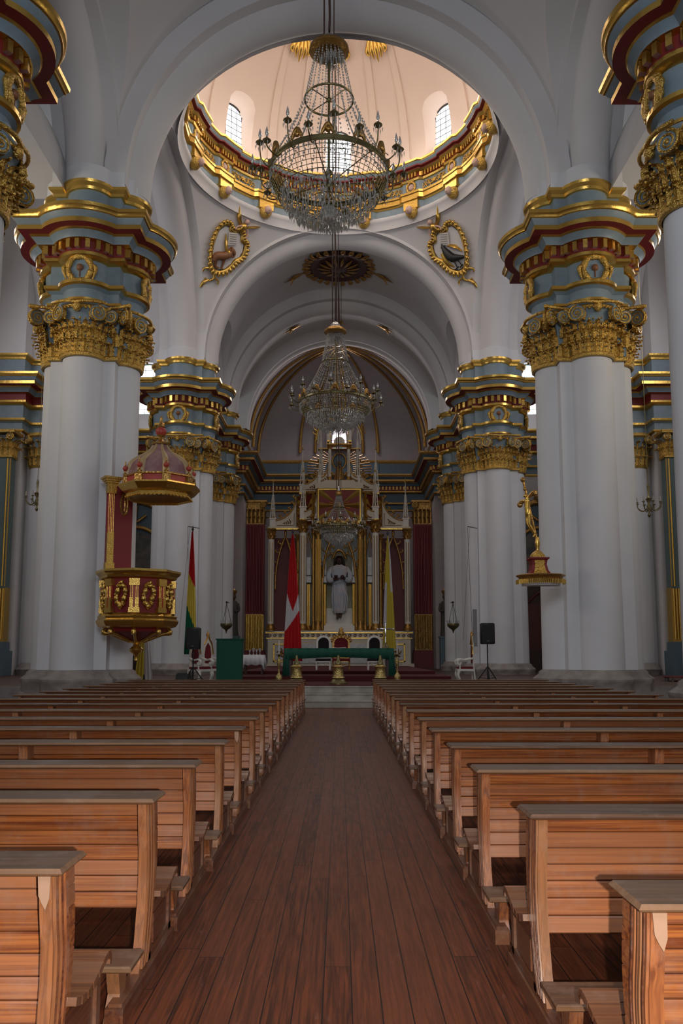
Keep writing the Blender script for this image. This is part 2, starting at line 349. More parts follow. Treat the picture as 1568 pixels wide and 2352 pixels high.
def volute(mb,c,u,nrm,r,m=1,mblue=0,hand=1):
    # spiral scroll in the vertical plane spanned by u and z
    c=Vector(c);u=Vector(u).normalized();nn=Vector(nrm).normalized(); P=[];rr=[]
    for i in range(30):
        a=i/29*2.25*2*PI; q=r*(1-.86*i/29); P.append(c+u*(q*sin(a)*hand)+Vector((0,0,q*cos(a)))+nn*.05); rr.append(.036-.02*i/29)
    mb.tube(P,rr,5,m=m)
    D=[c+u*(r*.95*cos(2*PI*k/14))+Vector((0,0,r*.95*sin(2*PI*k/14))) for k in range(14)]
    a=[mb.V(p+nn*.04) for p in D]; b=[mb.V(p-nn*.1) for p in D]; mb.F(a,mblue)
    for j in range(14): k=(j+1)%14; mb.F((a[j],a[k],b[k],b[j]),m)
    mb.ball(c+nn*.05,.05,6,4,m=m)
CAPM=[M['blue'],M['goldc']]
def capital_mesh(k=1.0):
    mb=MB(); mb.rings(pl([(.0,10.3),(.06,10.32),(.08,10.38),(.05,10.44),(.02,10.46),(.03,10.9),(.06,11.3),(.12,11.6),(.2,11.72)],k),mats=[1,1,1,1,0,0,0,0])
    random.seed(5)
    for z0,H,out,off,dd,w0 in((10.42,.50,.10,0,.02,.24),(10.72,.50,.15,.11,.05,.24),(11.0,.42,.16,.0,.09,.2)):
        P=plan(dd,k); pts=walk(P,.22)
        for i,(p,t) in enumerate(pts):
            n=Vector((t.y,-t.x)); leaf(mb,Vector((p.x+t.x*off,p.y+t.y*off)),t,n,z0,H,w0,out,1,1)
            for q in range(3):
                mb.ball((p.x+n.x*(.06+.02*q)+t.x*.11,p.y+n.y*(.06+.02*q)+t.y*.11,z0+H*(.35+.28*q)),.035,5,3,m=1)
    # small flowers and ovolo between the scrolls
    for p,t in walk(plan(.2,k),.12):
        n=Vector((t.y,-t.x)); mb.ball((p.x+n.x*.03,p.y+n.y*.03,11.72),.05,5,4,m=1)
    for q in range(4):
        ca,sa=cos(q*PI/2),sin(q*PI/2)
        rot=lambda x,y:Vector((x*ca-y*sa,x*sa+y*ca,0))
        for sg in(-1,1):
            # scrolls flanking the half column
            for ang,hand in((.62,1),(.12,-1)):
                pass
            a=.66*sg; c=rot(.84*k+(.66*k+.27)*cos(a),(.66*k+.27)*sin(a)); u=rot(-sin(a),cos(a)); n=rot(cos(a),sin(a))
            volute(mb,c+Vector((0,0,11.56)),u*sg,n,.25,1,0)
            c=rot(1.0*k+.33,sg*.9*k); volute(mb,c+Vector((0,0,11.54)),rot(0,-sg),rot(1,0),.22,1,0)
            # corner scroll seen on the diagonal
            c=rot(1.12*k+.2,sg*(1.12*k+.2)); volute(mb,c+Vector((0,0,11.52)),rot(1,sg*1),rot(-sg*1,1)*(-sg),.25,1,0)
            # abacus slab, horned
            A=[rot(.84*k+(.66*k+.30)*cos(x),(.66*k+.30)*sin(x)) for x in (0,.3*sg,.6*sg,.88*sg)]
            mb.tube([A[0]+Vector((0,0,11.83))]+[A[i]+A[i].normalized()*(.02+.03*i)+Vector((0,0,11.84+.012*i)) for i in(1,2,3)],[.06,.05,.05,.045],6,m=1)
            B=[rot(1.0*k+.2,sg*.62*k),rot(1.0*k+.28,sg*.9*k),rot(1.12*k+.36,sg*(1.12*k+.36))]
            mb.tube([b+Vector((0,0,11.84)) for b in B],[.045,.05,.06],6,m=1)
        mb.ball(rot(.84*k+.66*k+.22,0)+Vector((0,0,11.72)),.13,7,5,sz=1.2,m=1)
    mb.rings(pl([(.2,11.72),(.24,11.78),(.14,11.86),(.16,11.95),(.0,11.95)],k),mats=[1,1,0,1])
    return mb
def medallion(mb,c,u,n,rw=.34,rh=.38,m=1):
    # oval gilt frame with a painted centre on the frieze
    c=Vector(c);u=Vector(u);n=Vector(n)
    P=[c+u*(rw*cos(a))+Vector((0,0,rh*sin(a)))+n*.04 for a in [2*PI*i/18 for i in range(18)]]
    mb.tube(P,[.07+.02*(i%3) for i in range(18)],6,m=m,closed=True)
    D=[mb.V(c+u*(rw*cos(2*PI*i/16)*.9)+Vector((0,0,rh*.9*sin(2*PI*i/16)))+n*.03) for i in range(16)]; mb.F(D,0)
    mb.ball(c+n*.03+Vector((0,0,.04)),.11,8,5,sx=1,sy=1,m=2); mb.tube([c+n*.04,c+n*.04+Vector((0,0,-.25))],.02,4,m=2)
    for s in(-1,1):
        mb.tube([c+u*s*rw+Vector((0,0,rh*.4))+n*.05,c+u*s*(rw+.14)+n*.05,c+u*s*(rw+.05)+Vector((0,0,-rh*.9))+n*.05],[.03,.07,.02],5,m=m)
PIERM={}
def pier(loc,label,k=1.0,key=None,dsc='pier'):
    first='shaft' not in PIERM
    t=thing('pier',label,'pier',loc,0,None)
    if first:
        mb=MB(); mb.rings(pl([(.32,-.7),(.32,.42),(.3,.46),(.24,.48),(.24,.72),(.28,.78),(.28,.86),(.2,.92),(.12,.98),(.1,1.06),(.03,1.1),(0,1.12)]),mats=[0]*11); PIERM['base']=mb.build('base',M['stone'],t).data
        mb=MB(); mb.rings(pl([(0,1.1),(-.02,5),(-.03,10.35)])); PIERM['shaft']=mb.build('shaft',M['pier'],t).data
        PIERM['capital']=capital_mesh().build('capital',CAPM,t).data
        mb=MB(); mb.rings(pl(ENT),mats=ENM); dentils(mb,plan(.2)); 
        for i in range(len(mb.f)): 
            pass
        nd=len([1 for _ in walk(plan(.2),.26)])*6
        for i in range(len(mb.m)-nd,len(mb.m)): mb.m[i]=1 if (i-(len(mb.m)-nd))%6!=0 else 4
        o=mb.build('entablature',EMATS,t,smooth=30); PIERM['entablature']=o.data
        mm=MB()
        medallion(mm,(0,0,0),(1,0,0),(0,-1,0)); PIERM['med']=mm.build('frieze_medallion',[M['blue'],M['goldc'],M['brown']],t).data
        bpy.data.objects.remove([c for c in t.children if c.name.startswith('frieze_medallion')][0])
    else:
        for nme in('base','shaft','capital','entablature'): link(nme,PIERM[nme],t)
    for q in range(4):
        o=link('frieze_medallion',PIERM['med'],t); o.location=(1.56*sin(q*PI/2),-1.56*cos(q*PI/2),12.94); o.rotation_euler=(0,0,q*PI/2)
    return t
pier((-XP,YN,0),'white clustered pier behind the carved red and gold pulpit, nearest whole pier on the left')
pier((XP,YN,0),'white clustered pier with the small gilt crucifix bracket on its side, right of the pews')
pier((-XP,YF,0),'more distant white clustered pier behind the pulpit canopy, under the left of the dome')
pier((XP,YF,0),'more distant white clustered pier behind the right black loudspeaker')
pier((-8.2,15.75,0),'nearest pier cut off at the upper left corner, gilt capital beside the frame edge')
pier((8.1,15.75,0),'nearest pier cut off at the upper right corner, gilt capital beside the frame edge')
pier((-XP,48.2,0),'pier engaged in the left chancel wall beyond the distant left pier')
pier((XP,48.2,0),'pier engaged in the right chancel wall beyond the distant right pier')
# ---------------- floor, platform, steps
struct(MB().box(-18,18,-1.5,24.9,-.12,0).build('floor',M['floor'],smooth=0))
struct(MB().box(-18,18,25.6,61,-.12,.60).build('floor_platform',M['dfloor'],smooth=0))
mb=MB()
for i,(y0,z1) in enumerate(((24.75,.2),(25.03,.4),(25.31,.605))): mb.box(-1.95,1.95,y0,25.95,z1-.2,z1-.03); mb.box(-1.98,1.98,y0-.03,25.95,z1-.035,z1)
struct(mb.build('trim_1',M['stair'],smooth=0)); 
mb=MB(); mb.box(-18,-1.98,25.45,25.7,-.1,.6); mb.box(1.98,18,25.45,25.7,-.1,.6); struct(mb.build('trim_2',M['stone'],smooth=0))
tag(MB().box(-1.75,1.75,25.62,28.78,.60,.63).build('carpet',M['carpet'],smooth=0),'dark red carpet laid on the platform above the stone steps','carpet')
tag(MB().box(-3.9,3.9,29.01 if 0 else 28.8,44,.6,.80).build('altar_dais',M['carpet'],smooth=0),'low dais covered in dark red carpet under the green altar table','platform')
tag(MB().box(-3.7,3.7,31.8,44,.8,.92).build('upper_dais',M['carpet'],smooth=0),'upper red carpeted step under the chairs behind the altar table','platform')
# ---------------- arches
def archmb(c,axis,Rs,Rr,half=1.0,rw=.64,Ro=7.0,zc=ZC,z0=None,n=40):
    mb=MB(); a=sq(max(Rs-Rr,0)**2+rw**2)
    dp=Rs-Rr; rc=(dp*dp+rw*rw)/(2*dp); ph=math.asin(min(1,rw/rc)) if rc>dp else PI/2
    sec=[(-half,Ro),(-half,Rs),(-rw,Rs)]+[( rc*sin(-ph+2*ph*i/10), Rs-(rc*cos(-ph+2*ph*i/10)-(rc-dp))) for i in range(1,10)]+[(rw,Rs),(half,Rs),(half,Ro)]
    R=[]
    T=[0]+[PI*i/n for i in range(n+1)]+[PI]
    for j,th in enumerate(T):
        ring=[]
        for u,r in sec:
            s=r*cos(th); z=zc+r*sin(th)
            if z0 is not None and j in(0,len(T)-1): z=z0
            ring.append((c[0]+s,c[1]+u,z) if axis=='x' else (c[0]+u,c[1]+s,z))
        R.append(ring)
    mb.rings(R,False); return mb
def arch(name,*a,mt='plaster',**k): return struct(archmb(*a,**k).build(name,M[mt]))
for i,y in enumerate((YN,YF,48.2,15.75)): arch('ceiling_arch',(0,y),'x',6.52 if y!=15.75 else 7.0,6.02 if y!=15.75 else 6.5,half=1.1,rw=.7,zc=16.05,z0=15.9,Ro=7.2 if y!=15.75 else 7.5)
for sx in(-1,1):
    arch('ceiling_arch',(sx*XP,32.5),'y',6.5,5.95,half=1.1,rw=.7,zc=16.05,z0=15.9,Ro=7.0)
    arch('ceiling_arch',(sx*7.8,20.4),'y',3.66,3.16,Ro=4.1)
    arch('ceiling_arch',(sx*7.8,44.1),'y',3.1,2.6,Ro=3.6)
# ---------------- vaults
def bayvault(name,y0,y1,rA,rB,xe,mt='plaster'):
    mb=MB(); yc=(y0+y1)/2; R=[]
    for i in range(49):
        y=y0+(y1-y0)*i/48; q=rB*rB-(y-yc)**2; hb=ZC+(sq(q) if q>0 else 0); dz=hb-ZC; xl=sq(max(rA*rA-dz*dz,.01)); row=[]
        th=math.atan2(dz,xl)
        row.append((-xe,y,hb))
        for j in range(41):
            a=PI-th-(PI-2*th)*j/40; row.append((rA*cos(a),y,ZC+rA*sin(a)))
        row.append((xe,y,hb)); R.append(row)
    mb.rings(R,False); return struct(mb.build(name,M[mt],smooth=25))
bayvault('ceiling_nave',16.7,24.05,7.0,3.9,8.2)
bayvault('ceiling_nave',6.5,14.8,7.0,3.9,8.2)
bayvault('ceiling_chancel',40.95,47.3,6.9,3.4,8.0)
bayvault('ceiling_chancel',49.1,54.4,6.9,2.6,8.0)
for sx in(-1,1):
    mb=MB(); R=[[(x,32.5+7*cos(PI*i/40),ZC+7*sin(PI*i/40)) for i in range(41)] for x in (sx*8.4,sx*17.6)]; mb.rings(R,False)
    # end wall of the arm
    struct(mb.build('ceiling_transept',M['plaster']))
    struct(MB().box(min(sx*17.5,sx*17.9),max(sx*17.5,sx*17.9),5,61,-.1,24).build('wall_left' if sx<0 else 'wall_right',M['plaster'],smooth=0))
    # back wall of the arm with the aisle opening beside it
    a,b=sorted((sx*13.3,sx*17.6)); mb=MB(); mb.box(a,b,39.0,48.5,-.1,24); struct(mb.build('wall_transept',M['plaster'],smooth=0))
    a,b=sorted((sx*8.5,sx*13.4)); mb=MB(); mb.box(a,b,39.2,39.8,20.6,24); struct(mb.build('wall_transept',M['plaster'],smooth=0))
    mb=MB(); R=[[(sx*10.9+2.5*cos(PI*i/24),y,17.9+2.5*sin(PI*i/24)) for i in range(25)] for y in(39.6,48.4)]; mb.rings(R,False); struct(mb.build('ceiling_aisle',M['plaster']))
    # nave aisle vault
    mb=MB(); R=[[(sx*12.9+4.6*cos(PI*i/24),y,15.6+4.6*sin(PI*i/24)) for i in range(25)] for y in(5,25.4)]; mb.rings(R,False); struct(mb.build('ceiling_aisle',M['plaster']))
    # chancel side walls
    a,b=sorted((sx*7.35,sx*7.9))
    for y0,y1 in((41.55,46.6),(49.8,61)): struct(MB().box(a,b,y0,y1,-.1,ZC).build('wall_chancel',M['plaster'],smooth=0))
    a,b=sorted((sx*6.3,sx*8.0)); struct(MB().box(a,b,53.95,54.2,-.1,ZC+1).build('wall_apse',M['apse'],smooth=0))
# window ends of the two small aisles behind the distant piers
def arched(x0,x1,z0,z1,rise,n=10):
    P=[(x0,z0),(x1,z0)]; cx=(x0+x1)/2; hw=(x1-x0)/2
    for i in range(n+1): a=PI*i/n; P.append((cx+hw*cos(a),z1-rise+rise*sin(a)))
    return P
def holewall(name,xa,xb,za,zb,hole,y,th,mt='plaster'):
    # wall slab in the xz plane with one arched opening
    mb=MB(); h0=min(p[0] for p in hole); h1=max(p[0] for p in hole); zl=hole[0][1]
    top=[p for p in hole[2:]]
    zt=max(p[1] for p in hole)
    mb.box(xa,h0,y,y+th,za,zb); mb.box(h1,xb,y,y+th,za,zb); mb.box(h0,h1,y,y+th,za,zl)
    for i in range(len(top)-1):
        (xa_,z_a),(xb_,z_b)=top[i],top[i+1]
        mb.prism([(xb_,z_b),(xa_,z_a),(xa_,zb),(xb_,zb)],th,o=y)
    return struct(mb.build(name,M[mt],smooth=0))
WN=[0]
def window(hole,y,th,frame=.06,strength='glass',cols=5,rows=8,rot=None,border=.16,iron=True):
    WN[0]+=1; x0=min(p[0] for p in hole); x1=max(p[0] for p in hole); z0=hole[0][1]; z1=max(p[1] for p in hole)
    cx=(x0+x1)/2; H=[(a-cx,b-z0) for a,b in hole]; hw=(x1-x0)/2; hh=z1-z0
    g=MB(); # field and coloured border
    c=(0,hh*.5); inn=[(c[0]+(a-c[0])*(1-border),c[1]+(b-c[1])*(1-border*.6)) for a,b in H]
    I=[g.V((a,0,b)) for a,b in inn]; O=[g.V((a,0,b)) for a,b in H]; g.F(I,0,.93)
    for j in range(len(H)): k=(j+1)%len(H); g.F((O[j],O[k],I[k],I[j]),0,.35)
    o=g.build(f'window_{WN[0]}',M[strength],smooth=0,fix=False); o.location=(cx,y,z0)
    f=MB(); f.tube([(a,-.03,b) for a,b in H],frame,5,closed=True)
    if iron:
        for i in range(1,cols): xx=-hw+2*hw*i/cols; f.box(xx-.012,xx+.012,-.03,-.01,0,hh*.93)
        for i in range(1,rows): f.box(-hw,hw,-.03,-.01,hh*i/rows-.012,hh*i/rows+.012)
    f.build('window_frame',M['iron'],o,smooth=30)
    if rot is not None: pass
    return struct(o)
for sx in(-1,1):
    hole=arched(sx*11.45-1.15,sx*11.45+1.15,15.75,18.95,.75)
    struct(MB().box(*sorted((sx*7.9,sx*9.2)),48.0,48.5,ZC,21).build('wall_aisle_end',M['plaster'],smooth=0)); holewall('wall_aisle_end',*sorted((sx*9.2,sx*14)),-.1,21,hole,48.0,.5); window(hole,48.4,.1)
    mb=MB(); mb.sweep([(-13.3*1,48.0),(-7.5,48.0)] if sx<0 else [(7.5,48.0),(13.3,48.0)],ENT[:29],mats=ENM[:28]); 
    e=mb.build('trim_3' if sx<0 else 'trim_4',EMATS,smooth=30); struct(e)
# entablature round the transept back walls, with half column and side pilaster
for sx in(-1,1):
    P=[(-17.6,38.1),(-14.95,38.1),(-14.95,38.95),(-13.3,38.95),(-13.3,47.0)]
    if sx>0: P=[(-x,y) for x,y in P][::-1]
    mb=MB(); mb.sweep(P,[(max(d,.03),z) for d,z in ENT[:28]]+[(.03,14.66),(.03,15.5),(.06,15.52),(.08,15.6),(.18,15.68),(.2,15.76),(.0,15.8)],mats=ENM[:34])
    n0=len(mb.f); dentils(mb,[(p[0],p[1]) for p in P],False); 
    for i in range(n0,len(mb.m)): mb.m[i]=1
    struct(mb.build('trim_5' if sx<0 else 'trim_6',EMATS,smooth=30))
    a,b=sorted((sx*14.95,sx*17.6)); struct(MB().box(a,b,38.1,39.1,-.1,24).build('wall_transept',M['plaster'],smooth=0))
    # half column
    t=thing('half_column','white half column with gilt capital on the %s transept wall'%('left' if sx<0 else 'right'),'column',(sx*14.15,38.95,0))
    MB().lathe([(.62,1.15),(.6,10.35)],n=24,cap=False).build('shaft',M['pier'],t)
    MB().lathe([(.9,-.1),(.9,.4),(.82,.45),(.82,.75),(.88,.85),(.74,1.0),(.64,1.15)],n=24,cap=False).build('base',M['stone'],t)
    mb=MB(); mb.lathe([(.62,10.3),(.68,10.4),(.62,10.46),(.66,11.2),(.8,11.75),(.9,11.8),(.84,11.95)],n=24,mats=[1,1,0,0,1,1])
    for z0,H,o_,ph in((10.42,.55,.16,0),(10.8,.6,.26,.13),(11.15,.5,.24,0)):
        for i in range(16):
            a=2*PI*(i+ph*3)/16; leaf(mb,Vector((.64*cos(a),.64*sin(a))),Vector((-sin(a),cos(a))),Vector((cos(a),sin(a))),z0,H,.26,o_,1,1)
    for a in(-PI/2-.6,-PI/2+.6,-PI/2-1.5,-PI/2+1.5): volute(mb,(.9*cos(a),.9*sin(a),11.6),(-sin(a),cos(a),0),(cos(a),sin(a),0),.2,1,0)
    HCAP=mb.build('capital',CAPM,t).data
    # green panelled pilaster of the side altar standing in the arm
    t=thing('side_altar_pilaster','tall dark green pilaster with gilt mouldings at the %s edge of the photo'%('left' if sx<0 else 'right'),'pilaster',(sx*15.5,37.6,0))
    s=MB(); s.box(-.42,.42,-.3,.3,4.5,10.6); s.build('shaft',M['green'],t,smooth=0)
    s=MB()
    for q in(-.3,.3): s.tube([(q,-.31,4.6),(q,-.31,10.5)],.045,6)
    for q in(-.42,.42): s.tube([(q,-.3,4.6),(q,-.3,10.5)],.03,6)
    s.build('moulding',M['gold'],t)
    s=MB(); 
    for q in range(7): s.tube([(-.36+.12*q,-.3,2.2),(-.36+.12*q,-.3,4.5)],.055,6)
    s.box(-.45,.45,-.28,.3,2.1,4.55); s.build('gilt_fluting',M['gold'],t)
    s=MB(); s.box(-.6,.6,-.5,.5,.6,1.7); s.box(-.5,.5,-.4,.4,1.7,2.1); s.build('pedestal',M['dblue'],t,smooth=0)
    s=MB(); s.box(-.5,.5,-.36,.36,10.55,10.65,0); s.box(-.45,.45,-.32,.32,10.65,11.6,1)
    for z0,H,o_ in((10.65,.5,.16),(10.95,.55,.26)):
        for i in range(4): leaf(s,Vector((-.36+.24*i,-.32)),Vector((1,0)),Vector((0,-1)),z0,H,.26,o_,1,0)
        for i in range(3): leaf(s,Vector((-sx*.45,-.24+.24*i)),Vector((0,-sx)),Vector((-sx,0)),z0,H,.26,o_,1,0)
    for q in(-.42,.42): volute(s,(q,-.5,11.5),(1,0,0),(0,-1,0),.18,0,1)
    s.box(-.66,.66,-.62,.5,11.66,11.8,0); s.build('capital',[M['goldc'],M['blue']],t)
# ---------------- crossing: pendentives, ring and dome
mb=MB()
for qx in(-1,1):
    for qy in(-1,1):
        R=[]
        for i in range(31):
            z=16.05+6.51*sin(i/30*PI/2); a=sq(max(6.51**2-(z-16.05)**2,0)); r=sq(6.56**2+a*a); t0=math.atan2(6.56,a) if a>0 else PI/2; t1=PI/2-t0
            R.append([(qx*r*cos(t0+(t1-t0)*j/20),DY+qy*r*sin(t0+(t1-t0)*j/20),z) for j in range(21)])
        mb.rings(R,False)
mb.rings([[(r*cos(2*PI*j/96),DY+r*sin(2*PI*j/96),z) for j in range(96)] for r,z in((6.62,22.35),(6.58,22.5),(6.52,22.62),(6.46,22.7),(6.4,22.76),(6.4,22.9),(6.7,23.05))]); struct(mb.build('ceiling_pendentives',M['plaster']))
def polar(r,a,z): return (r*sin(a),DY+r*cos(a),z)
NB=16
path=[]
for k in range(NB):
    c=2*PI*(k+.5)/NB
    for j in range(-4,5): a=c+j/4*.065; path.append((6.42*sin(a),DY+6.42*cos(a)))
    for j in range(1,8): a=c+.072+(2*PI/NB-.144)*(j-.5)/7; path.append((6.56*sin(a),DY+6.56*cos(a)))
RP=[(.0,22.8),(.04,23.0),(.04,23.12),(.16,23.16),(.2,23.2),(.2,23.42),(.24,23.46),(.24,23.56),(.06,23.6),(.06,24.12),(.14,24.14),(.18,24.22),(.16,24.24),(.16,24.44),(.26,24.46),(.3,24.5),(.36,24.56),(.36,24.6),(.5,24.62),(.5,24.68),(.52,24.7),(.56,24.8),(.6,24.84),(.62,24.92),(-.45,25.0)]
RM=[BLUE,BLUE,GOLD,GOLD,GOLD,GOLD,GOLD,GOLD,BLUE,GOLD,GOLD,RED,RED,GOLD,GOLD,GOLD,RED,RED,RED,BLUE,BLUE,GOLD,GOLD,WHT]
mb=MB(); mb.sweep(path,RP,True,mats=RM,side=1); n0=len(mb.f)
dentils(mb,path,True,zb=24.26,zt=24.44,dep=.1,wd=.09,step=.18); q=[(p[0]*.975,(p[1]-DY)*.975+DY) for p in path]
RP=[(d,z+.18) for d,z in RP]; mb2=MB(); mb2.sweep(path,RP,True,mats=RM,side=1)
dentils(mb2,q,True,zb=24.43,zt=24.63,dep=.12,wd=.09,step=.18)
for i in range(n0,len(mb2.m)): mb2.m[i]=1
struct(mb2.build('trim_7',EMATS,smooth=30))
# relief panels, heads and brackets round the ring
ORDN=['','first','second','third','fourth','fifth','sixth','seventh','eighth']
def ring_pos(cc):
    n=int(abs(cc)/(2*PI/NB)-1e-6)+1
    return '%s %s of the far centre'%(ORDN[n],'left' if cc<0 else 'right')
for k in range(NB):
    c=2*PI*(k+.5)/NB; cc=(c+PI)%(2*PI)-PI
    if abs(cc)>1.7 and abs(2*PI*k/NB-PI)<1.4: continue
    pos=ring_pos(cc); th=thing('ring_bracket','gilt cherub bracket under the dome ring, '+pos,'bracket',polar(6.36,c,22.9),-c,'gilt brackets round the dome ring')
    s=MB(); s.box(-.38,.38,-.12,.2,.0,.42,0); s.box(-.42,.42,-.2,.2,.42,.5,0); s.box(-.3,.3,-.06,.2,-.1,.02,0); s.build('block',M['gold'],th,smooth=0)
    s=MB(); s.lathe([(.0,-.42),(.16,-.38),(.3,-.2),(.32,0)],(0,0.02,0),12,None,False); s.build('console',M['goldc'],th)
    s=MB(); s.ball((0,-.27,-.12),.17,10,7,sz=1.15); s.ball((-.15,-.2,-.16),.05,6,4); s.ball((.15,-.2,-.16),.05,6,4); s.ball((0,-.44,-.2),.03,6,4); s.build('cherub_head',M['pskin'],th)
    md=thing('ring_medallion','oval gilt medallion on the dome frieze, '+pos,'medallion',polar(6.34,c,24.04),-c,'oval medallions round the dome ring')
    s=MB(); P=[(.22*cos(2*PI*i/16),-.02,.25*sin(2*PI*i/16)) for i in range(16)]; s.tube(P,[.05+.02*(i%2) for i in range(16)],5,closed=True); s.build('frame',M['goldc'],md)
    s=MB(); s.ball((0,0,0),.16,10,6,sy=.5); s.build('head',M['pskin'],md)
    c2=c-PI/NB; rp=thing('relief_panel','gilt scroll relief left of the oval medallion that is '+pos,'relief',polar(6.47,c2,24.04),-c2,'gilt scroll reliefs round the dome ring')
    s=MB(); random.seed(3)
    for sg in(-1,1):
        for j in range(3):
            x0=sg*(.2+.22*j); P=[(x0+sg*.13*(1-i/14)*cos(i*.75+j),-.03-.0006*0,.0+.15*(1-i/16)*sin(i*.75+j)) for i in range(14)]
            s.tube(P,[.03-.0015*i for i in range(14)],5)
            s.tube([(x0,-.02,-.2),(x0+sg*.1,-.03,0),(x0+sg*.18,-.02,.2)],[.02,.035,.015],5)
    P=[]; 
    for i in range(10): r=.17 if i%2==0 else .07; P.append((r*sin(i*PI/5),r*cos(i*PI/5)))
    s.prism(P,.06,o=-.07); s.build('scrolls',M['goldc'],rp)
# dome shell with eight window openings
RD=6.9; ZB=24.95; ZT=33.2
def dprof(s):
    # s 0..1 up the profile: short drum then an egg shaped curve
    if s<.12: return RD,ZB+.7*s/.12
    a=(s-.12)/.88*PI/2; return RD*cos(a),ZB+.7+(ZT-ZB-.7)*sin(a)
def szin(z):
    lo,hi=0,1
    for _ in range(30):
        m=(lo+hi)/2
        if dprof(m)[1]<z: lo=m
        else: hi=m
    return lo
ww=.115; AZ=[]; 
for k in range(8):
    c=k*PI/4
    AZ+=[('w',c-ww+2*ww*j/8,c) for j in range(9)]
    AZ+=[('n',c+ww+(PI/4-2*ww)*j/10,c) for j in range(1,10)]
s0=szin(25.85); mb=MB(); R=[]; 
for kind,a,c in AZ:
    u=min(1,abs(((a-c+PI)%(2*PI))-PI)/ww) if kind=='w' else 1; s1=szin(28.0+.45*sq(max(0,1-u*u)) )
    col=[s0*i/2 for i in range(2)]+[s0+(s1-s0)*i/8 for i in range(8)]+[s1+(1-s1)*i/16 for i in range(17)]
    R.append([polar(max(dprof(s)[0],.02),a,dprof(s)[1]) for s in col])
I=[[mb.V(p) for p in r] for r in R]; n=len(I)
for j in range(n):
    k=(j+1)%n; hole=AZ[j][0]=='w' and AZ[k][0]=='w'
    for i in range(len(I[0])-1):
        if hole and 2<=i<10: continue
        mb.F((I[j][i],I[k][i],I[k][i+1],I[j][i+1]))
# splayed reveals
for k in range(8):
    j0=k*18; c=k*PI/4; loop=[(j0+j,2) for j in range(9)]+[(j0+8,i) for i in range(3,11)]+[(j0+j,10) for j in range(7,-1,-1)]+[(j0,i) for i in range(9,2,-1)]
    A=[I[a][b] for a,b in loop]; B=[]
    for a,b in loop:
        p=Vector(R[a][b]); rx,ry=p.x,p.y-DY; tang=Vector((cos(c),-sin(c))); rad=Vector((sin(c),cos(c))); tt=Vector((rx,ry)).dot(tang)*.80
        q=rad*7.48+tang*tt; B.append(mb.V((q.x,q.y+DY,26.0+(p.z-25.85)*.90)))
    for i in range(len(A)): q=(i+1)%len(A); mb.F((A[i],A[q],B[q],B[i]))
struct(mb.build('ceiling_dome',M['dome'],smooth=40,fix=False))
for k in range(8):
    c=k*PI/4; hole=arched(-.66,.66,25.95,28.35,.42,8); o=window(hole,0,.1,cols=4,rows=8); o.location=(7.45*sin(c),DY+7.45*cos(c),25.95); o.rotation_euler=(0,0,-c)
# ribs and small sills in the dome
mb=MB()
for k in range(16):
    c=PI/8+(k//2)*PI/4+(.12 if k%2 else -.12); P=[[],[],[],[]]
    R=[]
    for i in range(22):
        s=.10+.86*i/21; r,z=dprof(s); w2=.16*(r/RD)+.03
        b=Vector(polar(r,c,z)); t=Vector((cos(c),-sin(c),0)); inn=-Vector((sin(c),cos(c),0))*.09*(r/RD)-Vector((0,0,.07*(1-r/RD)))
        R.append([b-t*w2,b-t*w2+inn,b+t*w2+inn,b+t*w2])
    mb.rings(R,False)
struct(mb.build('trim_8',M['dome'],smooth=30))
mb=MB()
for k in range(8):
    c=k*PI/4+PI/8
    for j in range(2): pass
    P=[(6.88*sin(c-.25+.5*i/10),DY+6.88*cos(c-.25+.5*i/10)) for i in range(11)]; mb.sweep(P,[(0,25.4),(.1,25.42),(.14,25.5),(.14,25.55),(0,25.6)])
struct(mb.build('trim_9',M['gold'],smooth=30))
# gilt leaf drops round the crown of the dome
for k in(-2,-1,0,1,2):
    a=k*PI/8; s=MB(); 
    for q in(-2,-1,0,1,2):
        s.tube([(q*.12,0,.2),(q*.22,-.06,-.35),(q*.18,-.03,-.9+abs(q)*.16)],[.05,.13,.02],5,flat=.5)
    z=30.9; rr=dprof(szin(z))[0]-.45; o=s.build('leaf_drop',M['gold']); o.location=polar(rr,a,z); o.rotation_euler=(.75,0,-a); tag(o,'gilt leaf pendant high in the pink dome, '+{-2:'leftmost',-1:'second from left',0:'the middle one behind the chandelier crown',1:'second from right',2:'rightmost'}[k],'ornament','gilt leaf pendants in the dome')
# ---------------- apse: walls, half dome, ribs
AY=54.2; AH=6.35; AD=6.0
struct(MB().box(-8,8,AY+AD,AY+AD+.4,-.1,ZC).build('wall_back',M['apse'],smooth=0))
B=[(-AH,AY)]+[(-AH,AY+AD*i/8) for i in range(1,9)]+[(-AH+2*AH*i/16,AY+AD) for i in range(1,17)]+[(AH,AY+AD-AD*i/8) for i in range(1,9)]
hole=arched(-.75,.75,16.45,18.3,.7,8)
R=[]
for i in range(25):
    a=PI/2*i/24; R.append([(x*cos(a),AY+(y-AY)*cos(a),ZC+6.1*sin(a)) for x,y in B])
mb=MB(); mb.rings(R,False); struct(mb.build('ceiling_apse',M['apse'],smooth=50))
P=arched(-.7,.7,0,1.75,.65,8); o=window([(a,b+16.5) for a,b in P],0,.1,strength='glassp',cols=2,rows=3); o.location=(0,AY+AD-.55,16.6)
mb=MB(); mb.prism([(-.95,16.45),(.95,16.45),(.95,17.7),(.6,18.35),(0,18.65),(-.6,18.35),(-.95,17.7)],.3,o=AY+AD-.5); struct(mb.build('window_recess',M['apse'],smooth=0))
for sx in(-1,1):
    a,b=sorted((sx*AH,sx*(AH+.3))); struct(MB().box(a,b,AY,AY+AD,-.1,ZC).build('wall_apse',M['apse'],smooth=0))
arch('ceiling_arch',(0,53.9),'x',6.1,5.95,half=.55,rw=.35,Ro=7.2,mt='plaster')
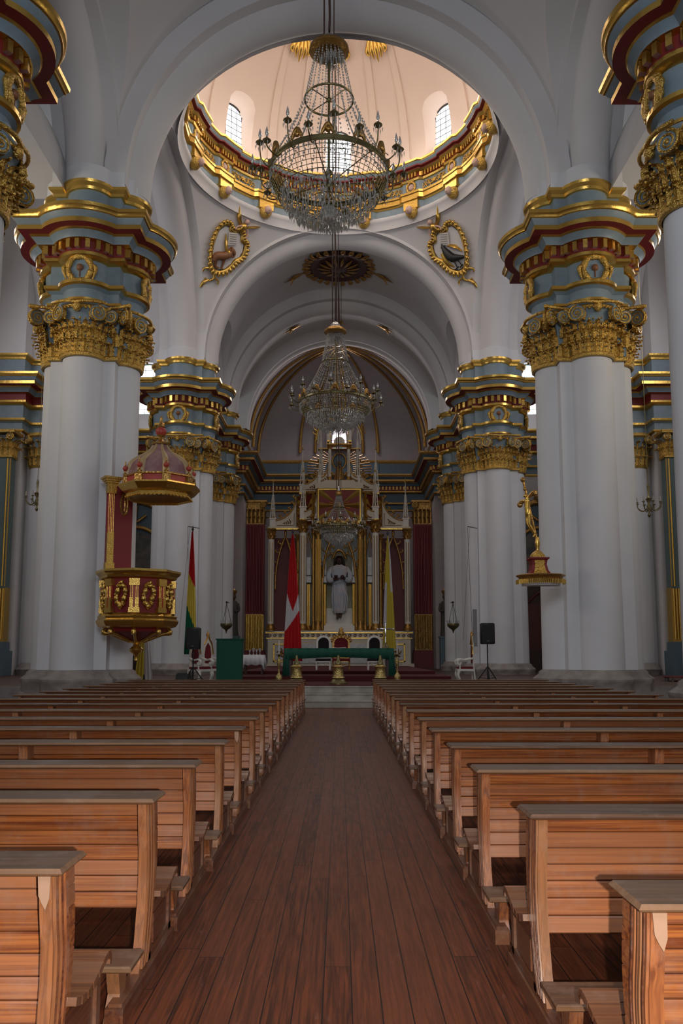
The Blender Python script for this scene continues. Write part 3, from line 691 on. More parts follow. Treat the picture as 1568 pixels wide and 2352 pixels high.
for bx,by in((-6.3,.0),(-6.3,.35),(-6.3,.7),(-6.1,1),(-2.95,1),(-1.8,1),(1.8,1),(2.95,1),(6.1,1),(6.3,.7),(6.3,.35),(6.3,.0)):
    r=MB(); Q=[(bx*cos(a)*.985,AY+AD*by*cos(a)*.985,ZC+6.02*sin(a)) for a in [PI/2*.97*i/24 for i in range(25)]]
    r.tube(Q,[.12*(1-.45*i/24) for i in range(25)],6,flat=.6); struct(r.build('trim_rib',M['goldd']))
P=[(-7.4,40.9),(-7.4,53.3),(-6.3,53.3),(-6.3,AY+AD),(6.3,AY+AD),(6.3,53.3),(7.4,53.3),(7.4,40.9)]
EN2=[(max(d,.03),z) for d,z in ENT[:28]]+[(.03,14.66),(.03,15.55),(.06,15.6),(.1,15.68),(.12,15.8),(0,15.84)]; 
mb=MB(); mb.sweep(P,EN2,mats=[ (m if m!=WHT else 3) for m in ENM[:33]]); n0=len(mb.f); dentils(mb,[(a,b) for a,b in P],False)
Q=[(-7.2,40.9),(-7.2,53.1),(-6.1,53.1),(-6.1,AY+AD-.2),(6.1,AY+AD-.2),(6.1,53.1),(7.2,53.1),(7.2,40.9)]; dentils(mb,Q,False)
for i in range(n0,len(mb.m)): mb.m[i]=1
struct(mb.build('trim_10',[M['dblue'],M['goldd'],M['red'],M['apse'],M['pink']],smooth=30))
# red pilasters of the apse
for sx in(-1,1):
    for px,py,nm in((5.85,56.4,'beside the retable'),):
        t=thing('red_pilaster','dark red fluted pilaster with gilt lower shaft at the %s of the gilded altarpiece'%('left' if sx<0 else 'right'),'pilaster',(sx*px,py,.6))
        s=MB(); s.box(-.72,.72,-.2,.5,3.6,9.8)
        for q in range(6): s.tube([(-.55+.22*q,-.2,3.7),(-.55+.22*q,-.2,9.7)],.07,6)
        s.build('shaft',M['red'],t)
        s=MB(); s.box(-.72,.72,-.18,.5,1.2,3.6)
        for q in range(8): s.tube([(-.6+.17*q,-.2,1.25),(-.6+.17*q,-.2,3.55)],.075,6)
        s.build('gilt_fluting',M['gold'] if sx<0 else M['goldd'],t)
        s=MB(); s.box(-.85,.85,-.35,.5,0,1.0); s.box(-.8,.8,-.3,.5,1.0,1.2); s.build('base',M['red'],t,smooth=0)
        s=MB(); s.box(-.7,.7,-.2,.5,9.8,11.4,0)
        for z0,H,o_ in((9.85,.6,.16),(10.3,.65,.26)):
            for i in range(5): leaf(s,Vector((-.56+.28*i,-.2)),Vector((1,0)),Vector((0,-1)),z0,H,.3,o_,1,0)
            for i in range(2): leaf(s,Vector((-sx*.72,-.1+.28*i)),Vector((0,-sx)),Vector((-sx,0)),z0,H,.3,o_,1,0)
        for q in(-.62,.62): volute(s,(q,-.42,11.1),(1,0,0),(0,-1,0),.24,0,0)
        s.box(-.9,.9,-.5,.5,11.3,11.42,0); s.build('capital',M['goldd'],t)
# blue pilaster strips between cornice and vault
mb=MB()
for x in(-6.1,-2.4,2.4,6.1): mb.box(x-.55,x+.55,AY+AD-.08,AY+AD+.1,14.6,15.6)
struct(mb.build('trim_11',M['dblue'],smooth=0))
# rosettes under the vaults
def rosette(loc,label,r=1.9,sc=1):
    t=thing('ceiling_rosette',label,'rosette',loc)
    s=MB(); s.lathe([(r*.96,0),(r*.92,-.1),(r*.8,-.13),(r*.7,-.06),(r*.55,-.1),(r*.3,-.2),(.02,-.26)],n=32); s.build('disc',M['dbrown'],t)
    s=MB()
    for k in range(26):
        a=2*PI*k/26; s.tube([(r*.85*cos(a),r*.85*sin(a),-.1),(r*1.02*cos(a),r*1.02*sin(a),-.16),(r*1.12*cos(a+.05),r*1.12*sin(a+.05),-.04)],[.08,.16,.03],5,flat=.6)
    s.build('leaf_border',M['goldd'],t); s=MB()
    for k in range(14):
        a=2*PI*k/14; s.tube([(r*.25*cos(a),r*.25*sin(a),-.25),(r*.45*cos(a),r*.45*sin(a),-.2),(r*.62*cos(a),r*.62*sin(a),-.12)],[.03,.1,.02],5,flat=.6)
    s.build('inner_leaves',M['goldd'],t); return t
rosette((0,44.1,ZC+6.75),'dark carved rosette on the chancel vault above the middle chandelier')
rosette((-13,32.5,ZC+6.9),'dark carved rosette on the left transept vault beside the upper left capital')
rosette((13,32.5,ZC+6.9),'dark carved rosette on the right transept vault beside the upper right capital')
for x,y,dx,wh in((-2.55,44.6,-1,'left of the dark rosette'),(2.55,44.6,1,'right of the dark rosette'),(-3.05,51.5,-1,'left, above the apse ribs'),(3.05,51.5,1,'right, above the apse ribs')):
    z=ZC+sq(6.9**2-x*x)-.1; s=MB(); s.tube([(0,0,0),(dx*-.25,0,.12),(dx*-.6,0,.28)],[.22,.16,.02],5,flat=.4); s.tube([(0,0,0),(dx*.5,0,-.3)],[.16,.02],5,flat=.4); s.tube([(0,0,0),(dx*.2,.1,-.4)],[.12,.02],5,flat=.4)
    o=s.build('vault_leaf',M['goldd']); o.location=(x,y,z); tag(o,'small gilt leaf ornament on the chancel vault, '+wh,'ornament')
# ---------------- pews
M['edge']=wood('worn_edge_wood',(.17,.075,.032),(.07,.03,.015),(.20,.11,.055),'X',.4,dust=.06)
PL=4.62
def pew(s,label,group):
    # origin at the aisle end on the floor; s=+1 bench runs to the right, -1 to the left
    t=thing('pew',label,'pew',(0,0,0),0,group); X=lambda a,b:(min(s*a,s*b),max(s*a,s*b)); rnd=random.random
    # ledge with moulded rim
    m=MB(); x0,x1=X(-.045,PL+.045)
    R=[]
    for d,z in((.022,.862),(.012,.866),(.004,.870),(.0,.876),(.012,.890)):
        R.append([(x0+d,-.275+d,z),(x1-d,-.275+d,z),(x1-d,0-d,z),(x0+d,0-d,z)])
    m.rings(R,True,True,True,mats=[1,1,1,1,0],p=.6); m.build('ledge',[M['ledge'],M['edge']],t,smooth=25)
    def yb(z): # front face of the backrest, bowed
        u=(z-.34)/.5; return -.055+.035*sin(PI*min(1,max(0,u)))
    m=MB()
    for i in range(7):
        z0=.33+i*.0745; z1=z0+.071; a,b=X(0,PL); ya,yb_=yb(z0),yb(z1); q=rnd()
        R=[[(a,ya-.035,z0),(b,ya-.035,z0),(b,ya+.05,z0),(a,ya+.05,z0)],[(a,ya-.04,z0+.006),(b,ya-.04,z0+.006),(b,ya+.055,z0+.006),(a,ya+.055,z0+.006)],[(a,yb_-.04,z1-.006),(b,yb_-.04,z1-.006),(b,yb_+.055,z1-.006),(a,yb_+.055,z1-.006)],[(a,yb_-.035,z1),(b,yb_-.035,z1),(b,yb_+.05,z1),(a,yb_+.05,z1)]]
        m.rings(R,True,True,True,p=q)
    a,b=X(0,PL); m.box(a,b,-.10,-.03,.846,.864,p=rnd())
    m.build('backrest',M['wood'],t,smooth=20)
    # posts: S shaped, swept back at the foot
    PR=[(-.10,.863),(-.245,.863),(-.225,.74),(-.20,.62),(-.195,.50),(-.21,.36),(-.25,.2),(-.30,.1),(-.315,0),(-.16,0),(-.10,.2),(-.085,.36),(-.06,.5),(-.06,.62),(-.08,.74)]
    for k,xx in enumerate((.0,PL/3,2*PL/3,PL-.09)):
        m=MB(); w_=.042 if k in(0,3) else .07
        a,b=X(xx,xx+w_); m.prism(PR,b-a,'x',o=a,p=rnd())
        if k in(0,):
            # fluted mouldings on the aisle face
            for j,(d,rr) in enumerate(((.0,.009),(.024,.010),(.05,.010),(.076,.009),(.10,.010),(.125,.010))):
                P=[(a if s>0 else b, -.225+d+.0, .86),(a if s>0 else b,-.205+d,.72),(a if s>0 else b,-.180+d,.6),(a if s>0 else b,-.178+d,.5),(a if s>0 else b,-.195+d,.36),(a if s>0 else b,-.235+d,.2),(a if s>0 else b,-.27+d*.9,.1)]
                m.tube(P,rr,5,m=j%2,p=rnd())
        m.build('post',[M['woodz'],M['wooddk']],t,smooth=30)
    # slatted, rolled seat
    m=MB(); SP=[(-.03,.395),(.04,.372),(.11,.362),(.18,.366),(.25,.381),(.31,.398),(.37,.412),(.415,.405),(.437,.375),(.428,.345)]
    a,b=X(-.035,PL+.02)
    for i in range(len(SP)-1):
        (ya,za),(yb2,zb)=SP[i],SP[i+1]; dy=yb2-ya; dz=zb-za; l=math.hypot(dy,dz); ny,nz=-dz/l*.028,dy/l*.028; g=.05
        A=(ya+dy*g,za+dz*g);B=(yb2-dy*g,zb-dz*g)
        m.rings([[(x,A[0],A[1]),(x,B[0],B[1]),(x,B[0]-ny,B[1]-nz),(x,A[0]-ny,A[1]-nz)] for x in(a,b)],True,True,True,p=rnd())
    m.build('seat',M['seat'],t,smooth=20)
    for xx in(0,PL-.04):
        m=MB(); a,b=X(xx,xx+.04); m.box(a+.008,b-.008,-.14,.36,.09,.345,p=rnd())
        for (y0,y1,z0,z1) in((-.14,-.09,.08,.36),(.33,.385,.08,.375),(-.14,.385,.30,.345),(-.14,.385,.08,.125)): m.box(a-.006,b+.006,y0,y1,z0,z1,p=rnd())
        m.prism([(-.02,.14),(.27,.14),(.27,.28),(-.02,.28)],b-a+.004,'x',o=a-.002,p=rnd())
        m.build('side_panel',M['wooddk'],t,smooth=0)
        m=MB(); a,b=X(xx-.02,xx+.06); m.box(a,b,-.66,.42,0,.075,p=rnd()); m.box(a+.01,b-.01,-.64,.40,.075,.09,p=rnd()); m.build('base_rail',M['wooddk'],t,smooth=0)
    m=MB(); a,b=X(-.05,PL+.02)
    R=[]
    for d,z in((.006,.222),(0,.228),(0,.243),(.008,.25)): R.append([(a+d,-.665+d,z),(b-d,-.665+d,z),(b-d,-.43-d,z),(a+d,-.43-d,z)])
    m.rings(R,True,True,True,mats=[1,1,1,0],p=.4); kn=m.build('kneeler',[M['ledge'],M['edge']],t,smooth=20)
    BR=[(-.62,0),(-.46,0),(-.45,.05),(-.475,.1),(-.46,.15),(-.45,.222),(-.60,.222),(-.585,.16),(-.56,.1),(-.60,.05)]
    for xx in(.02,PL/3,2*PL/3,PL-.09): m=MB(); a,b=X(xx,xx+.055); m.prism(BR,b-a,'x',o=a,p=rnd()); m.build('kneeler_bracket',M['woodz'],kn,smooth=30)
    return t
random.seed(11)
ORD=['nearest','second','third','fourth','fifth','sixth','seventh','eighth','ninth','tenth','eleventh','twelfth','thirteenth','fourteenth','fifteenth','farthest']
LY=[3.11,4.43,5.68,7.0,8.25,9.5]+[9.5+1.29*i for i in range(1,11)]
RY=[2.72,4.04,5.45,6.76,8.1,9.42]+[9.42+1.31*i for i in range(1,11)]
for s,YS,X0,side in((-1,LY,-.88,'left'),(1,RY,.97,'right')):
    p=None
    for i,y in enumerate(YS):
        o=pew(s,'', 'pews on the %s of the aisle'%side) if p is None else copy_tree(p)
        if p is None: p=o
        o.location=(X0+random.uniform(-.012,.012),y,0); o.rotation_euler=(0,0,random.uniform(-.004,.004))
        o['label']=f'long varnished brown wooden pew, {ORD[i]} row on the {side} of the aisle'
# raw wood splinters on three posts
for x,y,w_,side in((-.902,2.862,-1,'nearest left'),(-.902,8.0,-1,'fifth left'),(.995,2.473,1,'nearest right')):
    m=MB(); m.prism([(x-.022,.862),(x+.02,.862),(x+.018,.79),(x+.006,.755),(x-.006,.775),(x-.018,.80)],.004,o=y-.004); o=m.build('splintered_patch',M['pale'],smooth=0)
    tag(o,f'pale splintered bare-wood patch at the top of the {side} pew post','wood patch')
# ---------------- chandeliers
def gem(mb,c,r,h):
    c=Vector(c); I=[mb.V(c+Vector((r*cos(k*PI/2+.3),r*sin(k*PI/2+.3),0))) for k in range(4)]; a=mb.V(c+Vector((0,0,h*.35))); b=mb.V(c-Vector((0,0,h*.65)))
    for k in range(4): mb.F((I[k],I[(k+1)%4],a)); mb.F((I[(k+1)%4],I[k],b))
def strand(mb,a,b,r0,step,sag=.0):
    a=Vector(a);b=Vector(b); n=max(2,int((b-a).length/step))
    for i in range(n+1):
        s=i/n; p=a.lerp(b,s); p.z-=sag*sin(PI*s); gem(mb,p,r0*(.7+.6*((i*7)%3)/3),step*.9)
def chandelier(loc,label,R=1.44,up=3.2,dn=1.33,mid=.6,midz=.6,cr=.5,strands=22,arms=10,dense=1.0,rope=None,tiers=8,grid=True):
    t=thing('crystal_chandelier',label,'chandelier',loc)
    s=MB(); s.tube([(0,0,-dn*.8),(0,0,up)],.032,8); s.ball((0,0,0),.09,8,5); s.ball((0,0,up*midz),.07,8,5); s.ball((0,0,-.35),.11,8,5); s.build('stem',M['bronze'],t)
    s=MB(); s.lathe([(cr*.62,up-.02),(cr*.75,up-.06),(cr,up+.02),(cr*.98,up+.1),(cr*.7,up+.2),(cr*.3,up+.24)],n=24); s.build('crown_dish',M['goldd'],t)
    s=MB(); s.lathe([(cr*.45,up+.2),(cr*.44,up+.34),(cr*.3,up+.42),(.05,up+.46)],n=16); s.tube([(0,0,up+.44),(0,0,up+.6)],.03,6); s.build('cap',M['silver'],t)
    s=MB(); 
    if mid: 
        s.tube([(mid*cos(2*PI*k/32),mid*sin(2*PI*k/32),up*midz) for k in range(32)],.026,6,closed=True)
        for k in range(4): a=PI/4+k*PI/2; s.tube([(0,0,up*midz),(mid*cos(a),mid*sin(a),up*midz)],.014,5)
        s.build('middle_ring',M['bronze'],t)
    s=MB()
    for dz in(-.05,.05): s.tube([(R*cos(2*PI*k/48),R*sin(2*PI*k/48),dz) for k in range(48)],.025,5,closed=True)
    s.rings([[(R*1.01*cos(2*PI*k/48),R*1.01*sin(2*PI*k/48),z) for k in range(48)] for z in(-.05,.05)])
    for k in range(6): a=k*PI/3+.3; s.tube([(0,0,-.3),(R*cos(a),R*sin(a),0)],.014,5)
    s.build('main_ring',M['bronze'],t)
    for k in range(12):
        a=2*PI*k/12; s=MB(); c=Vector((R*cos(a),R*sin(a),.05)); u=Vector((-sin(a),cos(a),0))
        s.tube([c-u*.16,c-u*.1+Vector((0,0,.12)),c+Vector((0,0,.26)),c+u*.1+Vector((0,0,.12)),c+u*.16],[.02,.05,.06,.05,.02],5); s.ball(c+Vector((0,0,.13)),.07,6,4); s.build('crest',M['goldd'],t)
    # openwork basket
    s=MB(); rb=R*.86; zb=-.62*dn/1.33
    if grid:
        for i in range(7):
            q=i/6; r=R+(rb-R)*q**1.5; s.tube([(r*cos(2*PI*k/40),r*sin(2*PI*k/40),-.05+(zb+.05)*q) for k in range(40)],.009,4,closed=True)
        for k in range(64):
            a=2*PI*k/64; s.tube([((R+(rb-R)*q**1.5)*cos(a),(R+(rb-R)*q**1.5)*sin(a),-.05+(zb+.05)*q) for q in(0,.5,1)],.007,4)
    for i in range(5): 
        r=rb*(1-i/5.2); s.tube([(r*cos(2*PI*k/32),r*sin(2*PI*k/32),zb-(dn*.9+zb)*(1-sq(max(0,1-(i/5)**1.3)))) for k in range(32)],.012,4,closed=True)
    s.build('basket',M['bronze'],t)
    # crystals (nobody could count them)
    s=MB(); random.seed(4)
    n=strands
    for k in range(n):
        a=2*PI*k/n; 
        strand(s,(cr*.7*cos(a),cr*.7*sin(a),up-.05),(mid*cos(a),mid*sin(a),up*midz),.022,.075)
        strand(s,(mid*cos(a),mid*sin(a),up*midz),(R*cos(a),R*sin(a),.1),.028,.085,.12)
    for i in range(10):
        a=i; 
        for j in range(14): gem(s,(.05+cr*.6*random.random()*cos(a*2.4+j),cr*.6*random.random()*sin(a*2.4+j),up-.1-.12*random.random()),.016,.2)
    bowl=[]
    for i in range(tiers):
        q=i/(tiers-1); r=R*1.0 if i==0 else rb*(1-q*.8)**.75; z=-.1 if i==0 else zb*(.75)+(-dn*.86-zb*.75)*q**1.1
        m_=int((70 if i==0 else 64*(1-q*.55))*dense)
        for k in range(m_):
            a=2*PI*(k+.5*(i%2))/m_; gem(s,(r*cos(a),r*sin(a),z-.02-.03*random.random()),.02,.2); gem(s,(r*cos(a),r*sin(a),z-.19-.03*random.random()),.017,.15)
    for i in range(int(260*dense)):
        a=random.random()*2*PI; q=random.random(); r=rb*q**.5; z=-dn*.85+ (dn*.85+zb)*(q**1.6)-random.random()*.1
        gem(s,(r*cos(a),r*sin(a),z),.019,.17)
    s.lathe([(.0,-dn*.98),(.16,-dn*.93),(.24,-dn*.82),(.2,-dn*.72)],n=12,cap=False)
    tag(s.build('crystals',M['crystal'],t,smooth=0),kind='stuff')
    arm=None
    for k in range(arms*2):
        a=2*PI*k/(arms*2)+.08; lv=k%2; ra=R+.42-.10*lv; za=.28 if lv else -.02
        if arm is None or True:
            u=Vector((cos(a),sin(a),0)); m=MB(); m.tube([u*R+Vector((0,0,-.1)),u*(R+.12)+Vector((0,0,-.2)),u*(R+.28)+Vector((0,0,-.16+za*.4)),u*ra+Vector((0,0,za-.05)),u*ra+Vector((0,0,za+.05))],.017,5); m.tube([u*(R+.05)+Vector((0,0,-.1)),u*(R+.14)+Vector((0,0,.0)),u*(R+.2)+Vector((0,0,-.08))],.012,4)
            o=m.build('candle_arm',M['bronze'],t)
            d=MB(); d.lathe([(.02,-.04),(.07,-.01),(.105,.03),(.09,.05),(.03,.04),(.024,.12)],n=10); 
            oo=d.build('drip_pan',M['bronze'],o); oo.location=u*ra+Vector((0,0,za+.04))
            b=MB(); b.lathe([(.001,.12),(.03,.16),(.042,.22),(.03,.29),(.012,.35),(.002,.39)],n=8,cap=False)
            for j in range(6): gem(b,(.1*cos(j),.1*sin(j),-.06),.013,.15)
            bb=b.build('bulb_and_drops',M['crystal'],o); bb.location=u*ra+Vector((0,0,za+.04))
    if rope:
        z2=rope-loc[2]; q=MB()
        P=[(.0+.02*sin(i*1.3),0,up+.5+(z2-up-.5)*i/14) for i in range(15)]; q.tube(P,.03,6); q.tube([(-.12,0.0,up+.3),(-.13,0,z2)],.022,5); q.tube([(.12,.0,up+.3),(.13,0,z2)],.014,4); q.build('hanging_ropes',M['cord'],t)
    return t
chandelier((-.2,19,13.27),'large crystal chandelier with candle bulbs hanging in front of the dome',rope=ZC+6.9)
chandelier((-.12,32.5,11.66),'middle crystal chandelier hanging above the altar in front of the apse ribs',up=2.93,dn=1.15,mid=.55,midz=.56,cr=.46,strands=44,dense=1.3,rope=32.9,arms=9)
chandelier((.0,44.1,8.35),'smaller crystal chandelier hanging in front of the white robed figure',R=1.0,up=1.75,dn=.85,mid=.3,midz=.6,cr=.2,strands=30,dense=.9,rope=ZC+6.5,arms=10,grid=False)
# ---------------- pendentive cartouches
def cartouche(px,py,label,mir,bird):
    # plane tangent to the pendentive, facing the crossing centre
    x0,z0=px,py
    s_=mir
    c=Vector((s_*5.42,DY+5.42,20.95)); n=(Vector((0,DY,16.35))-c).normalized(); up=Vector((0,0,1)); up=(up-n*up.dot(n)).normalized(); rt=up.cross(n).normalized()
    t=thing('cartouche',label,'cartouche',tuple(c)); 
    t.rotation_euler=Matrix((rt,-n,up)).transposed().to_euler()
    K=1.08
    def Q(a,b,d=-.12): # a,b in frame units seen on the left cartouche; mirrored for the right
        return (a*-s_*K,d+.06,b*K)
    out=[(-.75,-.15),(-.8,.25),(-.72,.7),(-.5,1.0),(-.2,1.02),(-.1,.86),(.12,.84),(.3,1.0),(.52,.86),(.62,.62),(.85,.55),(.93,.2),(.85,-.1),(.62,-.32),(.48,-.6),(.25,-.9),(-.1,-1.05),(-.42,-.98),(-.62,-.65)]
    s=MB(); s.tube([Q(a,b,-.1) for a,b in out],[.09+.03*(i%2) for i in range(len(out))],6,closed=True)
    random.seed(9)
    for i,(a,b) in enumerate(out*2):
        a2,b2=out[(i+1)%len(out)]; f=.25 if i<len(out) else .75; pa,pb=a+(a2-a)*f,b+(b2-b)*f
        l=math.hypot(pa,pb); ox,oz=pa/l,pb/l
        s.tube([Q(pa,pb),Q(pa+ox*.12,pb+oz*.12,-.18),Q(pa+ox*.2+.04,pb+oz*.2-.03,-.1)],[.07,.09,.03],5)
    s.tube([Q(-.35,-1.0),Q(-.2,-1.35,-.15),Q(-.42,-1.55),Q(-.6,-1.5)],[.09,.06,.05,.06],5); s.tube([Q(-.5,-1.0),Q(-.8,-1.1,-.15),Q(-.82,-1.25)],[.06,.05,.04],5)
    s.tube([Q(-.2,-1.3),Q(.08,-1.4),Q(.12,-1.55)],[.05,.05,.05],5); s.tube([Q(-.4,-1.5),Q(-.62,-1.7,-.12),Q(-.7,-1.95)],[.06,.1,.04],5)
    s.build('frame',M['carv'],t)
    f=MB(); P=[(a*.95*-s_,b*.95) for a,b in out]; f.prism(P,.04,o=-.03); f.build('field',M['plaster'],t,smooth=0)
    # cherub on top
    w=MB(); w.tube([Q(.3,1.15),Q(.0,1.5,-.2),Q(-.12,1.95,-.15)],[.1,.16,.03],6,flat=.5); w.tube([Q(.6,1.2),Q(.95,1.35,-.2),Q(1.3,1.5,-.15)],[.1,.14,.03],6,flat=.5)
    w.tube([Q(.3,1.0),Q(.4,1.2,-.2),Q(.45,1.3,-.22)],[.16,.17,.1],7); w.build('cherub_robe_and_wings',M['gold'],t)
    w=MB(); w.ball(Q(.47,1.42,-.25),.13,8,6); w.tube([Q(.3,1.2,-.25),Q(.1,1.1,-.25),Q(.0,.95,-.25)],.045,5); w.tube([Q(.6,1.15,-.25),Q(.7,.95,-.25),Q(.66,.75,-.25)],.045,5); w.build('cherub',M['pskin'],t)
    # open book
    w=MB(); w.prism([Q(-.2,.72)[::2],Q(.22,.82)[::2],Q(.36,.34)[::2],Q(-.06,.2)[::2]],.06,o=-.12); b=w.build('book',M['paper'],t,smooth=0)
    w=MB(); 
    for j in range(5): w.tube([Q(-.14+.05*j*.6,.66-.09*j,-.2),Q(.2+.05*j*.6,.75-.09*j,-.2)],.008,4)
    w.build('text_lines',M['iron'],b)
    if bird:
        w=MB(); w.tube([Q(.3,.42,-.14),Q(.28,.2,-.17),Q(.15,-.1,-.2),Q(-.02,-.35,-.2),Q(-.25,-.42,-.18),Q(-.55,-.5,-.14)],[.03,.1,.19,.22,.15,.07],8)
        w.tube([Q(.3,.3,-.15),Q(.42,.22,-.16)],[.06,.012],5)
        w.tube([Q(-.02,-.5,-.15),Q(-.06,-.75,-.14),Q(-.02,-.9,-.13)],.025,5); w.tube([Q(-.2,-.5,-.15),Q(-.3,-.72,-.14),Q(-.28,-.84,-.13)],.025,5)
        w.tube([Q(-.14,-.8,-.13),Q(.08,-.88,-.13)],.03,4); w.tube([Q(-.38,-.78,-.13),Q(-.2,-.86,-.13)],.03,4); w.build('black_bird',M['black'],t)
        w=MB(); w.tube([Q(.0,.2,-.1),Q(-.3,.05,-.12),Q(-.55,-.25,-.1)],[.16,.2,.06],6,flat=.4); w.tube([Q(.48,0,-.1),Q(.4,-.4,-.12),Q(.1,-.75,-.1)],[.1,.12,.04],6,flat=.4); w.build('gilt_wings',M['gold'],t)
    else:
        w=MB(); w.tube([Q(.2,.1,-.16),Q(.1,-.15,-.2),Q(-.15,-.32,-.2),Q(-.42,-.42,-.18),Q(-.48,-.65,-.15)],[.1,.2,.2,.2,.13],8); w.tube([Q(-.4,-.6,-.16),Q(-.3,-.85,-.14),Q(-.12,-.86,-.14)],[.1,.06,.05],6)
        w.tube([Q(.0,-.35,-.18),Q(.02,-.65,-.15),Q(.02,-.88,-.14)],[.08,.055,.05],6); w.tube([Q(.12,.08,-.2),Q(.3,.02,-.22),Q(.4,-.1,-.22)],[.14,.12,.07],7); w.tube([Q(.2,-.2,-.18),Q(.4,-.18,-.2),Q(.36,-.05,-.2)],[.06,.05,.04],5); w.ball(Q(.14,.16,-.2),.06,6,4); w.build('ox',M['brown'],t)
        w=MB(); w.tube([Q(.0,-.1,-.2),Q(-.2,.25,-.2),Q(-.32,.62,-.14)],[.16,.13,.03],6,flat=.4); w.ball(Q(.05,-.1,-.24),.14,7,5); w.build('gilt_wing',M['gold'],t)
cartouche(0,0,'gilt carved cartouche with a small winged ox and book, left of the rear arch',-1,False)
cartouche(0,0,'gilt carved cartouche with a black bird and book, right of the rear arch',1,True)
# ---------------- pulpit
def octo(r,z,c=(0,0),a0=PI/8): return [(c[0]+r*cos(a0+k*PI/4),c[1]+r*sin(a0+k*PI/4),z) for k in range(8)]
t=thing('pulpit','carved red and gold pulpit with a domed canopy on the left pier','pulpit',(-5.72,23.72,0))
s=MB(); s.rings([octo(r,z) for r,z in((.98,2.7),(1.0,3.7))],True,True,True); tub=s.build('tub',M['red'],t,smooth=0); tub.rotation_euler=(0,0,-.25)
s=MB(); s.rings([octo(r,z) for r,z in((1.0,3.66),(1.08,3.7),(1.1,3.76),(1.16,3.8),(1.2,3.86),(1.2,3.92),(1.0,3.94))],True,True,True); s.build('rim',M['gold'],tub,smooth=30)
s=MB(); s.rings([octo(r,z) for r,z in((.95,2.3),(1.08,2.34),(1.14,2.42),(1.16,2.5),(1.1,2.56),(1.12,2.62),(1.04,2.7),(1.0,2.72))],True,True,False); s.build('base_moulding',M['gold'],tub,smooth=30)
for k in range(8):
    a=PI/8+k*PI/4; c=Vector((1.0*cos(a),1.0*sin(a),0)); u=Vector((-sin(a),cos(a),0)); n=Vector((cos(a),sin(a),0))
    s=MB(); s.obox(c+Vector((0,0,2.78)),u*.15,n*.06,(0,0,.07),0); s.obox(c+Vector((0,0,3.55)),u*.14,n*.07,(0,0,.1),0)
    for j in(-2,-1,1,2): s.tube([c+u*j*.05+n*.03+Vector((0,0,2.85)),c+u*j*.05+n*.03+Vector((0,0,3.46))],.018,5,m=0)
    for j in(-1,1): s.obox(c+u*j*.075+n*.02+Vector((0,0,2.98)),u*.05,n*.035,(0,0,.14),0)
    s.obox(c+Vector((0,0,3.15)),u*.12,n*.035,(0,0,.33),1); s.build('corner_pilaster',[M['carv'],M['bred']],tub)
    a=k*PI/4; c=Vector((.93*cos(a),.93*sin(a),3.2)); u=Vector((-sin(a),cos(a),0)); n=Vector((cos(a),sin(a),0)); s=MB()
    P=[c+n*.03+u*(.13*cos(b)+.02*sin(3*b))+Vector((0,0,.27*sin(b))) for b in [2*PI*i/16 for i in range(16)]]; s.tube(P,[.055+.035*(i%2) for i in range(16)],6,closed=True)
    for i in range(0,16,2): s.ball(P[i]+n*.03+(P[i]-c)*.18,.05,6,4)
    s.tube([c+n*.04+Vector((0,0,.24)),c+n*.08+u*.03+Vector((0,0,.34)),c+n*.04+u*.06+Vector((0,0,.4))],[.04,.05,.02],5); s.tube([c+n*.04-Vector((0,0,.24)),c+n*.07-u*.03-Vector((0,0,.33)),c+n*.04-Vector((0,0,.4))],[.05,.05,.02],5); s.build('carved_wreath',M['carv'],tub)
s=MB(); s.rings([octo(r,z) for r,z in((.9,2.34),(.84,2.2),(.6,2.08),(.34,2.0),(.2,1.93))],True,False,True); bo=s.build('bowl',M['red'],t,smooth=30); bo.rotation_euler=(0,0,-.25)
for k in range(8):
    a=PI/8+k*PI/4; s=MB(); u=Vector((cos(a),sin(a),0)); s.tube([u*.86+Vector((0,0,2.28)),u*.92+Vector((0,0,2.18)),u*.72+Vector((0,0,2.14)),u*.5+Vector((0,0,2.05)),u*.2+Vector((0,0,1.93))],[.05,.09,.06,.05,.05],6); s.build('gilt_scroll',M['carv'],bo)
s=MB(); s.lathe([(.02,1.38),(.06,1.4),(.05,1.5),(.08,1.56),(.19,1.64),(.2,1.72),(.12,1.79),(.06,1.83),(.16,1.9),(.2,1.96)],n=14); s.build('finial',M['gold'],t)
# back board with its pilaster
s=MB(); A=Vector((-.95,-.12,0)); B=Vector((-.32,.3,0)); dd=(B-A).normalized(); nn=Vector((dd.y,-dd.x,0))
s.obox((A+B)/2+Vector((0,0,5.15)),(B-A)/2,nn*.05,(0,0,1.3)); bb=s.build('back_board',M['red'],t,smooth=0)
s=MB(); c=A+nn*.07; s.obox(c+dd*.1+Vector((0,0,5.15)),dd*.09,nn*.05,(0,0,1.05),1)
for j in range(4): s.tube([c+dd*(.03+.047*j)+nn*.05+Vector((0,0,4.2)),c+dd*(.03+.047*j)+nn*.05+Vector((0,0,6.2))],.013,5,m=0)
s.obox(c+dd*.1+Vector((0,0,4.6)),dd*.095,nn*.07,(0,0,.45),0); s.obox(c+dd*.1+Vector((0,0,4.05)),dd*.13,nn*.09,(0,0,.12),0); s.obox(c+dd*.1+Vector((0,0,6.3)),dd*.13,nn*.1,(0,0,.12),0)
for j in range(4): s.obox(c+dd*.1+Vector((0,0,6.45+.06*j)),dd*(.14+.04*j),nn*(.1+.04*j),(0,0,.03),0)
s.build('board_pilaster',[M['carv'],M['bred']],bb)
